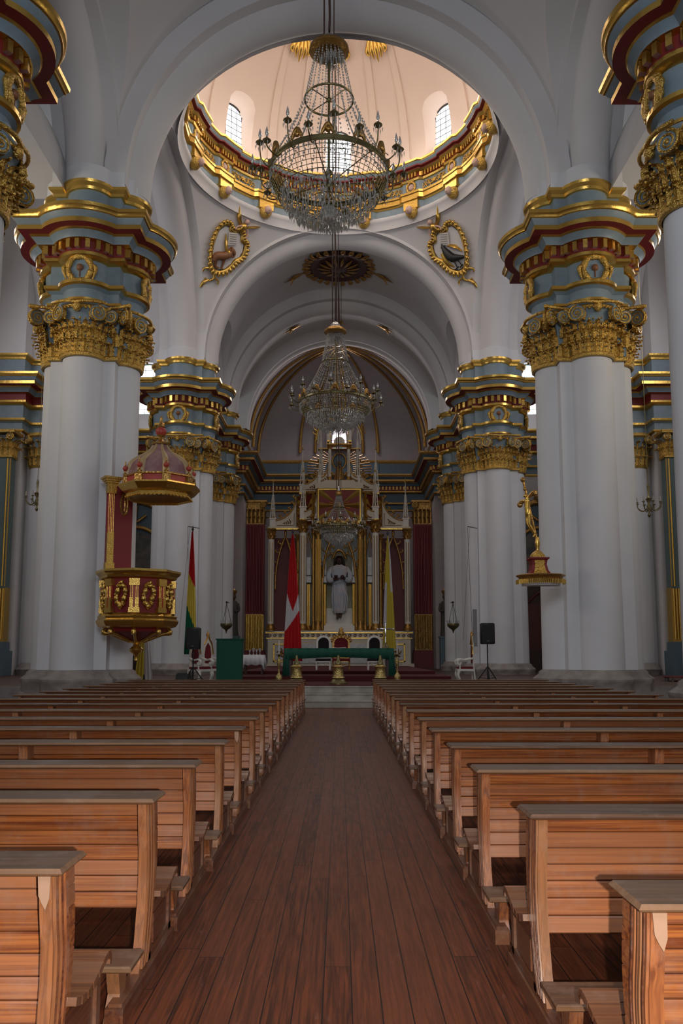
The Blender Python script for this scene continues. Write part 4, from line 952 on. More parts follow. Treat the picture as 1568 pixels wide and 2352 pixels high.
s=MB(); m0=(A+B)/2+dd*.12+nn*.06+Vector((0,0,5.9)); s.tube([m0+dd*.1*cos(b)+Vector((0,0,.3*sin(b))) for b in [2*PI*i/12 for i in range(12)]],.035,5,closed=True); s.tube([m0+Vector((0,0,-.2)),m0+nn*.05,m0+Vector((0,0,.2))],.03,5); s.build('board_medallion',M['goldd'],bb)
# canopy
cz=Vector((.56,-.1,0)); s=MB(); s.rings([octo(r,z,cz) for r,z in((.90,6.05),(.93,6.0),(.95,6.12),(1.02,6.16),(1.06,6.2),(1.15,6.3),(1.19,6.34),(1.19,6.38),(1.0,6.4))]); can=s.build('canopy',M['gold'],t,smooth=25)
s=MB(); s.rings([octo(r,z,cz) for r,z in((.90,6.05),(.6,6.12),(.1,6.16))]); s.build('canopy_underside',M['goldd'],can,smooth=20)
s=MB()
for k in range(48):
    a=2*PI*k/48; ca=((a-PI/8)%(PI/4))-PI/8; r=.95*cos(PI/8)/cos(ca); s.ball((cz.x+r*cos(a),cz.y+r*sin(a),6.03),.035,5,4)
s.build('bead_fringe',M['gold'],can)
s=MB(); s.rings([octo(r,z,cz) for r,z in((1.0,6.4),(1.0,6.58))]); s.build('red_band',M['bred'],can,smooth=0)
s=MB()
for k in range(8):
    a=PI/8+k*PI/4; c=cz+Vector((0.97*cos(a),0.97*sin(a),6.49)); s.obox(c,Vector((-sin(a),cos(a),0))*.12,Vector((cos(a),sin(a),0))*.07,(0,0,.095)); 
s.rings([octo(r,z,cz) for r,z in((1.0,6.58),(1.05,6.6),(1.05,6.64),(.94,6.66))]); s.build('band_blocks',M['goldd'],can,smooth=20)
DP=[(.94,6.64),(.92,6.76),(.87,6.9),(.8,7.05),(.62,7.2),(.44,7.32),(.3,7.44),(.22,7.58),(.2,7.66)]
M['dusty']=mat('dusty_red_paint',(.22,.10,.11),.75,col2=(.30,.19,.19),vscale=3)
M['dustyg']=mat('dusty_gold_paint',(.42,.31,.17),.5,.3)
s=MB(); s.rings([octo(r,z,cz) for r,z in DP],True,False,True); dm=s.build('dome',M['dusty'],can,smooth=30)
for k in range(8):
    a=PI/8+k*PI/4; u=Vector((cos(a),sin(a),0)); s=MB(); s.tube([cz+u*r+Vector((0,0,z)) for r,z in DP],[.1,.1,.09,.08,.07,.055,.045,.035,.03],6,flat=.5); s.build('dome_rib',M['dustyg'],dm)
    s=MB(); c=cz+u*.98; s.lathe([(.06,6.62),(.07,6.68),(.03,6.72),(.025,6.76),(.07,6.8),(.085,6.86),(.06,6.9),(.02,6.94),(.025,7.0),(.004,7.06)],c,8,[0,0,0,1,1,1,0,0,0]); s.build('urn_finial',[M['goldd'],M['bred']],can)
s=MB(); s.lathe([(.26,7.62),(.28,7.67),(.14,7.72),(.07,7.8),(.05,7.86),(.12,7.92),(.16,8.0),(.16,8.08),(.1,8.14),(.12,8.18),(.06,8.26),(.04,8.4),(.05,8.44),(.005,8.5)],cz,12,[0,0,0,0,0,1,1,1,0,0,0,0,0]); s.build('crown_finial',[M['goldd'],M['bred']],can)
# ---------------- crucifix bracket on the right pier
t=thing('crucifix_bracket','gilt crucifix on a small shrine-shaped base over a half-round shelf on the right pier','crucifix',(5.85,23.6,3.8))
s=MB(); 
P=[(-.72+0,.05),(-.70,-.25),(-.5,-.5),(-.2,-.62),(.15,-.6),(.45,-.45),(.62,-.2),(.62,.1)]
s.rings([[(a*k,b*k,z) for a,b in P] for k,z in((.8,-.22),(.84,-.16),(.92,-.06),(1.0,-.03),(1.02,.0),(.98,.02))],True,True,True); sh=s.build('shelf',M['goldd'],t,smooth=25)
s=MB(); s.rings([[(a*k,b*k,z) for a,b in P] for k,z in((.78,-.3),(.8,-.2))],True,True,False); s.build('shelf_underside',M['plaster'],sh,smooth=0)
s=MB(); 
for k,(a,b) in enumerate(P[:-1]):
    for q in range(6): 
        a2,b2=P[k+1]; s.box(a+(a2-a)*q/6-.01+0,a+(a2-a)*q/6+.02,(b+(b2-b)*q/6)*.92-.01,(b+(b2-b)*q/6)*.92+.02,-.25,-.12)
s.build('fringe',M['gold'],sh,smooth=0)
s=MB(); cx=-.12; s.rings([[(cx+a*r,-.1+b*r,z) for a,b in((-1,-1),(1,-1),(1,1),(-1,1))] for r,z in((.3,.02),(.24,.12),(.2,.3),(.22,.42),(.27,.46),(.27,.5))],True,True,True); pd=s.build('pedestal',M['red'],t,smooth=0)
s=MB(); s.rings([[(cx+a*w_,-.1-r-.015,z) for a in(-1,1)] for w_,r,z in((.2,.3,.03),(.16,.24,.12),(.13,.2,.3),(.15,.22,.42))],False); s.lathe([(.24,.5),(.2,.6),(.12,.68),(.06,.72)],(cx,-.1,0),8); s.lathe([(.27,.46),(.29,.48),(.27,.5)],(cx,-.1,0),4); s.build('gilt_front',M['goldc'],pd,smooth=20)
s=MB(); s.lathe([(.06,.7),(.04,.76),(.07,.84),(.08,.95),(.04,1.1)],(cx,-.1,0),8); s.build('stem',M['gold'],t)
cr0=Vector((cx,-.1,1.05)); ud=Vector((-.20,0,1)).normalized(); ad=Vector((.55,-.75,.42)).normalized()*.62
s=MB(); ck=Vector((0,.08,0)); s.tube([cr0+ck,cr0+ck+ud*1.75],.035,5); s.tube([cr0+ck+ud*1.2-ad*.5,cr0+ck+ud*1.2+ad*.5],.035,5); s.ball(cr0+ck+ud*1.78,.08,6,4); s.ball(cr0+ck+ud*1.2-ad*.5,.09,6,4); s.ball(cr0+ck+ud*1.2+ad*.5,.1,6,4); s.ball(cr0+ck+ud*1.5,.06,6,4); s.build('cross',M['goldd'],t)
b=lambda h,l=0,d=0: tuple(cr0+ud*h+ad*l+Vector((-.06+d,-.06,0)))
V=[b(.72,0,-.05),b(.9,0,-.05),b(1.05,0),b(1.16,.0),b(1.22,.0),b(1.32,-.02,-.03),b(1.18,.12),b(1.22,.3),b(1.25,.46),b(1.18,-.12),b(1.22,-.3),b(1.25,-.46),b(.68,.06,-.06),b(.42,.06,-.12),b(.12,.02),b(.04,.02,-.08),b(.68,-.06,-.06),b(.44,-.04,-.12),b(.12,-.01)]
E_=[(0,1),(1,2),(2,3),(3,4),(4,5),(2,6),(6,7),(7,8),(2,9),(9,10),(10,11),(0,12),(12,13),(13,14),(14,15),(0,16),(16,17),(17,18)]
rr=[.085,.075,.095,.04,.035,.065,.045,.032,.025,.045,.032,.025,.065,.045,.03,.02,.065,.045,.03]
skin('figure',V,E_,rr,M['gold'],t)
# ---------------- the gilded altarpiece
YR=52.0; PF=.7
def RW(x,y,Y=YR): a,z=W(x,y,Y); return a,z
ret=thing('altarpiece','tall white and gold neo-gothic altarpiece behind the green altar table','altarpiece',(0,YR,PF))
def px(x,z=5,Y=YR): return projX(x,Y,z)
def rbuild(s,name,m,parent=ret,smooth=50):
    o=s.build(name,m,parent,smooth); o.location=(0,0,0)
    return o
# all shapes below are written in world x/z and shifted into the thing's own frame
OFF=Vector((0,YR,PF))
def LB(): 
    s=MB(); s.T=Matrix.Translation((0,0,-PF)); return s
C0=.02
def mir(f):
    for sg in(-1,1): f(sg)
s=LB(); s.box(C0-4.65,C0+4.65,-.3,2.2,.70,.95); s.box(C0-4.45,C0+4.45,-.15,2.0,.95,2.5); s.box(C0-2.9,C0+2.9,-.9,1.0,.7,1.0); s.box(C0-2.75,C0+2.75,-.8,1.0,1.0,2.5); rbuild(s,'plinth',M['cream'],smooth=0)
s=LB(); 
for x0,x1,y in((-4.6,-2.8,-.15),(2.8,4.6,-.15),(-2.85,2.85,-.8)):
    s.box(C0+x0,C0+x1,y-.08,2.0,2.82,2.88); s.box(C0+x0+.05,C0+x1-.05,y-.05,2.0,2.48,2.54)
rbuild(s,'gilt_cornice',M['gold'],smooth=0)
s=LB()
for x0,x1,y in((-4.5,-2.85,-.15),(2.85,4.5,-.15),(-2.75,2.75,-.8)):
    n=int((x1-x0)/.32)
    for i in range(n):
        xa=C0+x0+(x1-x0)*(i+.5)/n; s.tube([(xa+.11*cos(b)*(1-b/12),y-.04,2.67+.1*sin(b)*(1-b/12)) for b in [q*.9 for q in range(9)]],.022,4)
rbuild(s,'scroll_frieze',M['goldd'])
s=LB(); s.box(C0-4.4,C0+4.4,-.12,2.0,2.54,2.82); s.box(C0-2.75,C0+2.75,-.76,1,2.54,2.82); s.box(C0-4.62,C0+4.62,-.2,2.0,2.88,2.97); s.box(C0-2.9,C0+2.9,-.9,1,2.88,2.97); rbuild(s,'white_ledge',M['white'],smooth=0)
def panelframe(sg):
    s=LB(); x0,x1=sorted((C0+sg*3.1,C0+sg*4.1)); y=-.2
    for (a,b,c,d) in((x0,x1,1.05,1.13),(x0,x1,2.1,2.18),(x0,x0+.08,1.05,2.18),(x1-.08,x1,1.05,2.18)): s.box(a,b,y-.03,y+.05,c,d)
    rbuild(s,'panel_frame',M['gold'],smooth=0)
    s=LB(); s.box(x0+.15,x1-.15,y-.02,y+.05,1.2,2.05); rbuild(s,'panel',M['marble'],smooth=0)
    s=LB(); xm=(x0+x1)/2
    for k in range(5): a=k*1.25; s.tube([(xm,y-.04,1.6),(xm+.15*cos(a),y-.08,1.6+.18*sin(a)),(xm+.3*cos(a+.5),y-.04,1.6+.32*sin(a+.5))],[.03,.06,.02],5)
    rbuild(s,'panel_carving',M['goldd'])
mir(panelframe)
s=LB()
for z0,z1,d in((1.5,1.75,1.15),(1.75,1.95,1.05),(1.95,2.15,.98),(1.0,1.5,1.0)): s.box(C0-2.5,C0+2.5,-d,0,z0,z1)
rbuild(s,'marble_steps',M['marble'],smooth=0)
# columns
def column(x,y,r,z0,z1,cap,fl,mats_,caph=.62,name='column'):
    s=LB()
    s.lathe([(r,z0+.42),(r*.97,z1)],(x,y,0),16,cap=False); c=rbuild(s,name,mats_[0])
    s=LB()
    for k in range(fl):
        a=-PI/2+(k-(fl-1)/2)*(.75 if fl<4 else .55); s.tube([(x+r*1.0*cos(a),y+r*1.0*sin(a),z0+.6),(x+r*.98*cos(a),y+r*.98*sin(a),z1-.2)],r*.13,5)
    if fl: rbuild(s,'fluting',mats_[1],c)
    s=LB(); s.lathe([(r*1.9,z0),(r*1.9,z0+.06),(r*1.5,z0+.12),(r*1.45,z0+.25),(r*1.15,z0+.36),(r*1.02,z0+.44)],(x,y,0),12); rbuild(s,'column_base',M['goldd'],c)
    s=LB(); s.lathe([(r*1.02,z1),(r*1.15,z1+.04),(r*1.05,z1+.1),(r*1.2,z1+caph*.6),(r*1.6,z1+caph*.8),(r*2.0,z1+caph*.95),(r*2.0,z1+caph)],(x,y,0),12)
    for lv in(0,1):
        for k in range(8): a=k*PI/4+lv*.39; s.tube([(x+r*cos(a),y+r*sin(a),z1+.08+.16*lv),(x+r*1.25*cos(a),y+r*1.25*sin(a),z1+.24+.2*lv),(x+r*1.65*cos(a),y+r*1.65*sin(a),z1+.24+.2*lv)],[r*.2,r*.3,r*.12],4)
    rbuild(s,'column_capital',M['goldd'],c); return c
WM=(M['white'],M['goldd']); GM=(M['goldd'],M['gold'])
def cols(sg):
    column(C0+sg*4.3,-.05,.19,2.97,8.75,1,2,WM,.68)
    column(C0+sg*2.27,-.55,.22,2.97,9.1,1,2,WM,.8)
    column(C0+sg*1.32,-.45,.17,2.97,8.9,1,5,GM,.75,'gilt_column')
    column(C0+sg*1.62,-.25,.10,2.97,8.9,1,2,GM,.6,'gilt_column')
    column(C0+sg*1.06,-.3,.08,2.97,6.6,1,2,GM,.3,'gilt_column')
    column(C0+sg*2.62,.2,.12,2.97,8.6,1,2,GM,.5,'gilt_column')
    for xx in(.93,1.93): # small gilt shafts with white blocks on top
        s=LB()
        for q in(-.07,0,.07): s.tube([(C0+sg*xx+q,-.15,3.3),(C0+sg*xx+q,-.15,5.9)],.05,6)
        rbuild(s,'gilt_shaft',M['gold'])
        s=LB(); s.box(C0+sg*xx-.16,C0+sg*xx+.16,-.3,.1,6.0,6.4); s.box(C0+sg*xx-.12,C0+sg*xx+.12,-.2,.1,6.4,7.6); rbuild(s,'white_block',M['marble'],smooth=0)
        s=LB(); s.lathe([(.3,2.98),(.2,3.1),(.14,3.3)],(C0+sg*xx,-.15,0),8); rbuild(s,'shaft_foot',M['goldd']); s=LB(); s.box(C0+sg*xx-.2,C0+sg*xx+.2,-.34,.1,6.4,6.45); rbuild(s,'shaft_moulding',M['iron'],smooth=0); s=LB(); s.box(C0+sg*xx-.2,C0+sg*xx+.2,-.34,.1,5.92,6.0); rbuild(s,'shaft_moulding',M['iron'],smooth=0)
mir(cols)
# pointed arches with crockets
def parch(xc,hw,zs,za,y,r,mt,name,crock=True):
    P=[]
    for i in range(11): q=i/10; P.append((xc-hw*(1-q**1.7),y,zs+(za-zs)*(q**.75)))
    P2=[(2*xc-a,b,c) for a,b,c in P[::-1]][1:]
    s=LB(); s.tube(P+P2,r,6); 
    if crock:
        for i in range(2,10,2):
            for s_ in(-1,1):
                a,b,c=P[i]; a=a if s_<0 else 2*xc-a
                s.tube([(a,b,c),(a+s_*.16,b,c+.02),(a+s_*.26,b-.03,c+.14),(a+s_*.2,b,c+.24)],[r*.6,r*.6,r*.9,r*.3],5)
        s.tube([(xc,y,za),(xc,y,za+.25),(xc,y,za+.4)],[r*1.2,r*1.6,r*.3],6)
    return rbuild(s,name,mt)
mir(lambda sg: parch(C0+sg*3.42,.62,5.6,9.0,.1,.06,M['goldd'],'pointed_arch'))
mir(lambda sg: parch(C0+sg*1.93,.32,6.2,9.2,.0,.05,M['goldd'],'pointed_arch',False))
parch(C0,1.0,6.3,9.55,-.4,.07,M['goldd'],'pointed_arch')
# dark red backs and central niche
M['dullred']=mat('dull_red_paint',(.13,.03,.028),.6)
mir(lambda sg: rbuild(LB().box(*sorted((C0+sg*2.4,C0+sg*4.2)),1.2,1.5,2.9,9.0),'red_backing',M['dullred'],smooth=0))
s=LB()
s.box(C0-1.9,C0+1.9,.75,1.0,2.9,9.3); rbuild(s,'niche_back',mat('pale_blue_paint',(.40,.46,.47),.6),smooth=0)
s=LB(); s.box(C0-.95,C0+.95,-.5,.7,2.97,3.3); s.box(C0-.85,C0+.85,-.4,.7,3.3,3.42); s.box(C0-.85,C0+.85,.2,.7,3.42,4.4); rbuild(s,'niche_base',M['white'],smooth=0)
s=LB(); s.tube([(C0-.85,.3,5.2),(C0-.85,.3,7.4),(C0-.7,.3,7.75),(C0-.5,.3,7.9),(C0-.35,.3,7.75),(C0-.3,.3,7.6)],.05,5); s.tube([(C0+.85,.3,5.2),(C0+.85,.3,7.4),(C0+.7,.3,7.75),(C0+.5,.3,7.9),(C0+.35,.3,7.75),(C0+.3,.3,7.6)],.05,5)
s.tube([(C0-.42,.25,7.55),(C0-.25,.25,7.95),(C0,.25,8.1),(C0+.25,.25,7.95),(C0+.42,.25,7.55)],.08,6)
for sg in(-1,1): s.tube([(C0+sg*.55,.25,7.95),(C0+sg*.6,.25,8.25),(C0+sg*.38,.25,8.35),(C0+sg*.3,.25,8.2)],.05,5); s.tube([(C0+sg*.4,.25,8.3),(C0+sg*.25,.25,8.6),(C0,.25,8.65)],[.05,.06,.05],5)
s.ball((C0,.2,8.68),.13,8,5); rbuild(s,'niche_scrollwork',M['goldd'])
s=LB(); s.prism([(C0-.85,4.3),(C0+.85,4.3),(C0+.85,7.3),(C0+.5,7.8),(C0,8.05),(C0-.5,7.8),(C0-.85,7.3)],.1,o=.45); rbuild(s,'niche_panel',mat('grey_green_paint',(.36,.38,.33),.6,col2=(.45,.40,.20),vscale=1.5),smooth=0)
# sunburst panels
def sunburst(xc,y,zc,hw,hh,ang,name,key):
    Mx=Matrix.Translation((0,0,-PF))@Matrix.Translation((xc,y,zc))@Matrix.Rotation(ang,4,'Z')
    s=MB(); s.T=Mx; s.box(-hw,hw,0,.1,-hh,hh); o=rbuild(s,name,M['red'],smooth=0)
    s=MB(); s.T=Mx
    for a,b,c,d in((-hw-.06,hw+.06,hh,hh+.09),(-hw-.06,hw+.06,-hh-.1,-hh),(-hw-.07,-hw,-hh,hh),(hw,hw+.07,-hh,hh)): s.box(a,b,-.07,.1,c,d)
    rbuild(s,'panel_moulding',M['gold'],o,0)
    s=MB(); s.T=Mx
    for a in (0,PI,.62,PI-.62,-.62,PI+.62,PI/2,-PI/2):
        u=Vector((cos(a),0,sin(a))); L_=min(hw/max(abs(u.x),1e-3),hh/max(abs(u.z),1e-3))*.98; v=Vector((-u.z,0,u.x)); wv=.17 if abs(u.x)>.3 else .1
        T_=.12; I=[s.V(q_) for q_ in(u*.12,u*L_+v*wv*1.25,u*L_-v*wv*1.25,u*L_+Vector((0,-T_,0)),u*.12+Vector((0,-T_*.6,0)))]; s.F((I[0],I[1],I[3],I[4])); s.F((I[0],I[4],I[3],I[2])); s.F((I[1],I[2],I[3])); s.F((I[0],I[2],I[1]))
    for a in(.28,-.28,PI-.28,PI+.28): u=Vector((cos(a),0,sin(a))); s.tube([u*.2,u*hw*.55],[.03,.045],4)
    rbuild(s,'gilt_rays',M['gold'],o,20); 
    s=MB(); s.T=Mx; s.ball((0,-.05,0),.22,10,6,sy=.5); rbuild(s,'sun_disc',M['goldd'],o)
sunburst(C0,-1.1,10.75,1.27,.97,0,'sunburst_panel',0)
for sg in(-1,1): sunburst(C0+sg*2.15,-.25,10.6,.85,.93,sg*.95,'side_sunburst_panel',0)
# lintels
s=LB(); s.box(C0-4.55,C0-2.35,-.25,.35,9.36,9.46); s.box(C0+2.35,C0+4.55,-.25,.35,9.36,9.46); s.box(C0-2.6,C0+2.6,-.6,.8,9.75,9.86)
s.box(C0-1.45,C0+1.45,-1.15,.6,9.62,9.76); rbuild(s,'gilt_lintel',M['gold'],smooth=0)
s=LB(); s.box(C0-4.5,C0-2.4,-.2,.35,9.46,9.56); s.box(C0+2.4,C0+4.5,-.2,.35,9.46,9.56); s.box(C0-1.5,C0+1.5,-.95,.8,11.85,12.2); s.prism([(C0-1.4,11.85),(C0+1.4,11.85),(C0+.9,12.35),(C0-.9,12.35)],.3,o=-1.15); rbuild(s,'white_lintel',M['cream'],smooth=0)
# concave wings with crocketed gilt edge
def wing(x0,z0,x1,z1,zb,y,ry=0,cr=True):
    P=[]
    for i in range(13):
        q=i/12*PI/2; P.append((x0+(x1-x0)*(1-cos(q)) if False else x0+(x1-x0)*sin(q), z0+(z1-z0)*(1-cos(q))))
    s=LB(); s.prism(P+[(x1,zb),(x0,zb)],.16,o=y); o=rbuild(s,'wing',M['cream'],smooth=0)
    sg=1 if x1>x0 else -1; s=LB(); s.tube([(a,y-.02,b+.02) for a,b in P],.045,5)
    if cr:
        for i in range(1,12,2): a,b=P[i]; s.tube([(a,y,b),(a-sg*.08,y,b+.14),(a-sg*.2,y-.03,b+.22),(a-sg*.06,y,b+.3)],[.04,.05,.07,.03],5)
    m=(x0*.28+x1*.72)
    for k in range(4): s.tube([(m-sg*.12*k,y-.03,zb+.18),(m-sg*.12*k+.05,y-.05,zb+.34-.03*k),(m-sg*.12*k-.05,y-.03,zb+.5-.09*k)],.03,4)
    s.tube([(x0+sg*.2,y-.02,zb+.1),(x1-sg*.12,y-.02,zb+.1),(x1-sg*.12,y-.02,zb+(z1-zb)*.45)],.018,4)
    rbuild(s,'crocket_edge',M['goldd'],o)
for sg in(-1,1):
    wing(C0+sg*4.15,9.95,C0+sg*2.75,11.5,9.56,.0)
    wing(C0+sg*2.2,10.4,C0+sg*1.38,11.85,9.8,-.85,cr=False)
    wing(C0+sg*2.35,12.3,C0+sg*1.15,13.9,11.9,.1)
    wing(C0+sg*1.15,12.7,C0+sg*.62,14.0,12.25,-.3,cr=False)
# pinnacles
def pinn(x,y,z0,zb,z1,r):
    s=LB(); s.box(x-r,x+r,y-r,y+r,z0,zb-.08); s.box(x-r*1.25,x+r*1.25,y-r*1.25,y+r*1.25,zb-.08,zb)
    for a in((-1,-1),(1,-1),(0,0)): s.tube([(x+a[0]*r*.8,y+a[1]*r*.8,zb),(x+a[0]*r*.3,y+a[1]*r*.3,zb+(z1-zb)*.55)],[r*.2,r*.08],5)
    s.tube([(x,y,zb),(x,y,z1-.3)],[r*.3,r*.1],6)
    for k in range(7):
        z=zb+(z1-zb)*(.12+.11*k); w_=r*.75*(1-k/8); 
        for q in range(4): a=q*PI/2+k*.4; s.tube([(x,y,z),(x+w_*cos(a),y+w_*sin(a),z+.03)],[.03,.025],4)
    o=rbuild(s,'pinnacle',M['white'])
    s=LB(); s.lathe([(.04,z1-.32),(.07,z1-.25),(.02,z1-.18),(.002,z1)],(x,y,0),6); s.box(x-r*1.1,x+r*1.1,y-r*1.1,y+r*1.1,z0,z0+.1); rbuild(s,'gilt_tip',M['gold'],o)
for sg in(-1,1):
    pinn(C0+sg*4.22,0,9.46,10.1,12.75,.18); pinn(C0+sg*2.27,-.6,9.86,10.75,13.3,.2); pinn(C0+sg*2.35,.3,11.7,12.35,14.95,.19); pinn(C0+sg*1.17,.0,12.2,12.85,16.9,.17)
# upper tabernacle
for sg in(-1,1):
    column(C0+sg*.6,-.35,.10,12.3,14.5,1,1,WM,.3); column(C0+sg*1.17,.2,.07,12.85,14.3,1,0,WM,.25)
s=LB(); s.box(C0-.8,C0+.8,-.5,.4,14.8,14.88); s.box(C0-1.35,C0+1.35,-.1,.4,14.6,14.66); rbuild(s,'upper_cornice',M['goldd'],smooth=0)
parch(C0,.52,14.9,16.55,-.4,.06,M['cream'],'upper_arch',False)
for sg in(-1,1): parch(C0+sg*1.05,.32,14.9,16.2,-.1,.05,M['cream'],'upper_arch',False)
parch(C0,.6,15.3,16.9,-.36,.05,M['gold'],'gilt_crocketing'); 
for sg in(-1,1): parch(C0+sg*1.05,.4,15.2,16.45,-.06,.04,M['gold'],'gilt_crocketing')
for sg in(-1,1): pinn(C0+sg*.66,-.3,15.0,15.9,17.6,.1)
s=LB()
for k in range(8):
    a=k*PI/4+PI/8; 
    s.tube([(C0+.55*cos(a),.2+.4*sin(a),16.6),(C0+.35*cos(a),.2+.3*sin(a),18.2),(C0+.18*cos(a),.2+.16*sin(a),20.5),(C0+.1*cos(a),.2+.1*sin(a),22.6)],[.05,.045,.04,.03],5)
    for j in range(6): z=17+.9*j; r=.5-.075*j; s.tube([(C0+r*cos(a),.2+r*.8*sin(a),z),(C0+(r+.14)*cos(a),.2+(r+.14)*.8*sin(a),z+.16)],[.05,.03],4)
for z,r in((16.7,.55),(18.2,.36),(19.6,.25),(21,.17)): s.tube([(C0+r*cos(b),.2+r*.8*sin(b),z) for b in [2*PI*i/12 for i in range(12)]],.04,5,closed=True)
s.tube([(C0,.2,22.4),(C0,.2,24.0)],[.12,.05],6); s.tube([(C0-.85,.2,23.25),(C0-.4,.2,23.35),(C0,.2,23.3),(C0+.4,.2,23.35),(C0+.85,.2,23.25)],[.03,.09,.13,.09,.03],6)
for a in(PI/4,3*PI/4,-PI/4,-3*PI/4): s.tube([(C0,.2,23.3),(C0+.42*cos(a),.2,23.3+.35*sin(a))],[.07,.03],5)
rbuild(s,'openwork_spire',M['gold'])
s=LB(); s.lathe([(.42,12.25),(.5,12.32),(.45,12.5),(.25,12.75),(.2,13.0)],(C0,-.3,0),12); s.tube([(C0+.42*cos(b),-.3,13.75+.52*sin(b)) for b in [2*PI*i/20 for i in range(20)]],.05,6,closed=True); rbuild(s,'oval_frame',M['goldd'])
s=LB(); s.ball((C0,-.15,13.75),.42,14,8,sy=.3,sz=1.2); rbuild(s,'dark_oval',M['dblue'])
s=LB(); s.lathe([(.34,12.45),(.3,12.9),(.15,13.3),(.1,13.45)],(C0,-.5,0),12); s.ball((C0,-.5,13.6),.13,8,6); s.tube([(C0-.3,-.5,12.8),(C0-.5,-.45,13.0)],.06,5); s.tube([(C0+.3,-.5,12.8),(C0+.5,-.45,13.0)],.06,5); rbuild(s,'small_figure',M['goldd'])
s=LB(); s.ball((C0,-.1,15.05),.36,14,8,sy=.3); rbuild(s,'white_disc',M['white'])
for k in range(26):
    a=-.25+(PI+.5)*k/25; s=s if k not in(0,13) else LB()
    if k==13: pass
    if k==25 or k==12: last=True
    else: last=False
    if abs(a-PI/2)<.45:
        if last: rbuild(s,'gilt_ray_halo',M['goldd'],smooth=20)
        continue
    s.tube([(C0+.9*cos(a),.5,13.4+.9*sin(a)),(C0+2.1*cos(a),.5,13.4+1.35*sin(a))],[.04,.09],4,flat=.5)
    if last: rbuild(s,'gilt_ray_halo',M['goldd'],smooth=20)
# ---------------- standing figure in the niche
fg=thing('statue','dark-haired figure in a white robe holding cup and loaf, in the niche','statue',(C0,51.75,3.66))
def fbuild(s,name,m,parent=fg,smooth=60): return s.build(name,m,parent,smooth)
K=4.1
# legs and feet, torso core, neck, head, arms: one continuous skin
V=[(0,0,.50),(0,0,.62),(0,0,.74),(0,0,.815),(0,-.005,.85),(0,-.01,.89),(0,-.005,.95),(-.095,0,.80),(-.15,.01,.69),(-.135,-.05,.60),(-.05,-.13,.615),(.095,0,.80),(.155,.01,.69),(.14,-.05,.60),(.05,-.13,.625),(-.05,0,.45),(-.04,-.03,.25),(-.02,.0,.06),(-.03,-.06,.01),(.05,0,.45),(.03,-.02,.25),(.02,.02,.08),(.015,-.04,.03)]
V=[tuple(c*K for c in v) for v in V]
E_=[(0,1),(1,2),(2,3),(3,4),(4,5),(5,6),(3,7),(7,8),(8,9),(9,10),(3,11),(11,12),(12,13),(13,14),(0,15),(15,16),(16,17),(17,18),(0,19),(19,20),(20,21),(21,22)]
rr=[.08,.07,.075,.045,.032,.052,.045,.034,.035,.028,.018,.045,.035,.028,.018,.06,.04,.025,.022,.06,.04,.025,.022]
skin('body',V,E_,[r*K for r in rr],M['skin'],fg)
# face details
s=MB(); s.T=Matrix.Scale(K,4)
s.tube([(0,-.055,.925),(0,-.075,.905),(0,-.066,.896)],[.006,.011,.009],6); s.tube([(-.018,-.058,.878),(0,-.064,.876),(.018,-.058,.878)],.005,5)
for q in(-1,1): s.ball((q*.022,-.052,.92),.008,6,4); s.ball((q*.052,0,.905),.012,6,4,sx=.5)
fbuild(s,'face',M['skin'])
s=MB(); s.T=Matrix.Scale(K,4)
R=[]
for z,rx,ry,yo in((.985,.015,.015,.0),(.975,.045,.04,.0),(.95,.064,.056,.004),(.91,.068,.056,.012),(.87,.074,.05,.02),(.83,.085,.042,.025),(.805,.088,.035,.03)):
    R.append([(rx*cos(a)*(1),yo+ry*sin(a) if sin(a)>-.55 or z>.95 else yo-ry*.35,z) for a in [2*PI*i/20 for i in range(20)]])
s.rings(R,True,True,True)
for q in(-1,1): s.tube([(q*.045,-.045,.955),(q*.062,-.04,.90),(q*.068,-.035,.85),(q*.075,-.03,.80)],[.012,.02,.022,.016],6)
s.ball((0,-.05,.862),.028,8,5,sy=.6); fbuild(s,'hair_and_beard',M['hair'])
# robe
s=MB(); s.T=Matrix.Scale(K,4); R=[]
prof=((.10,.075,.045,0),(.13,.095,.06,0),(.25,.115,.075,0),(.38,.118,.08,.0),(.47,.112,.078,0),(.52,.108,.075,0),(.56,.107,.075,-.0),(.62,.104,.074,-.004),(.70,.118,.078,-.004),(.77,.142,.078,0),(.80,.135,.078,0),(.822,.105,.068,0),(.838,.07,.052,0),(.843,.052,.042,0))
for z,rx,ry,yo in prof:
    R.append([((rx+.006*sin(9*a+z*20)*(1.6 if z<.5 else .5))*cos(a)-(.03*(.4-z) if z<.4 else 0)*0,yo+(ry+.008*sin(7*a+z*14)*(1.6 if z<.5 else .4))*sin(a),z) for a in [2*PI*i/48 for i in range(48)]])
s.rings(R,True,False,False)
for (P,r) in (([(-.10,0,.795),(-.158,.005,.70),(-.145,-.045,.60),(-.075,-.105,.608)],[.04,.042,.045,.032]),([(.10,0,.795),(.163,.005,.70),(.15,-.045,.60),(.078,-.105,.618)],[.04,.042,.045,.032])):
    s.tube(P,r,12,cap=False)
for i in range(7): a=-2.4+i*.32; s.tube([(.1*cos(a)-.02,.085*sin(a),.5),(.105*cos(a)+.01*i-.03,.09*sin(a),.34),(.08*cos(a)+.012*(i-3),.07*sin(a),.13)],[.006,.012,.008],5)
for i in range(4): s.tube([(-.09+.03*i,-.07,.545+.01*i),(.0+.02*i,-.083,.56+.012*i),(.09,-.062,.60+.01*i)],[.004,.009,.004],5)
fbuild(s,'robe',M['robe'])
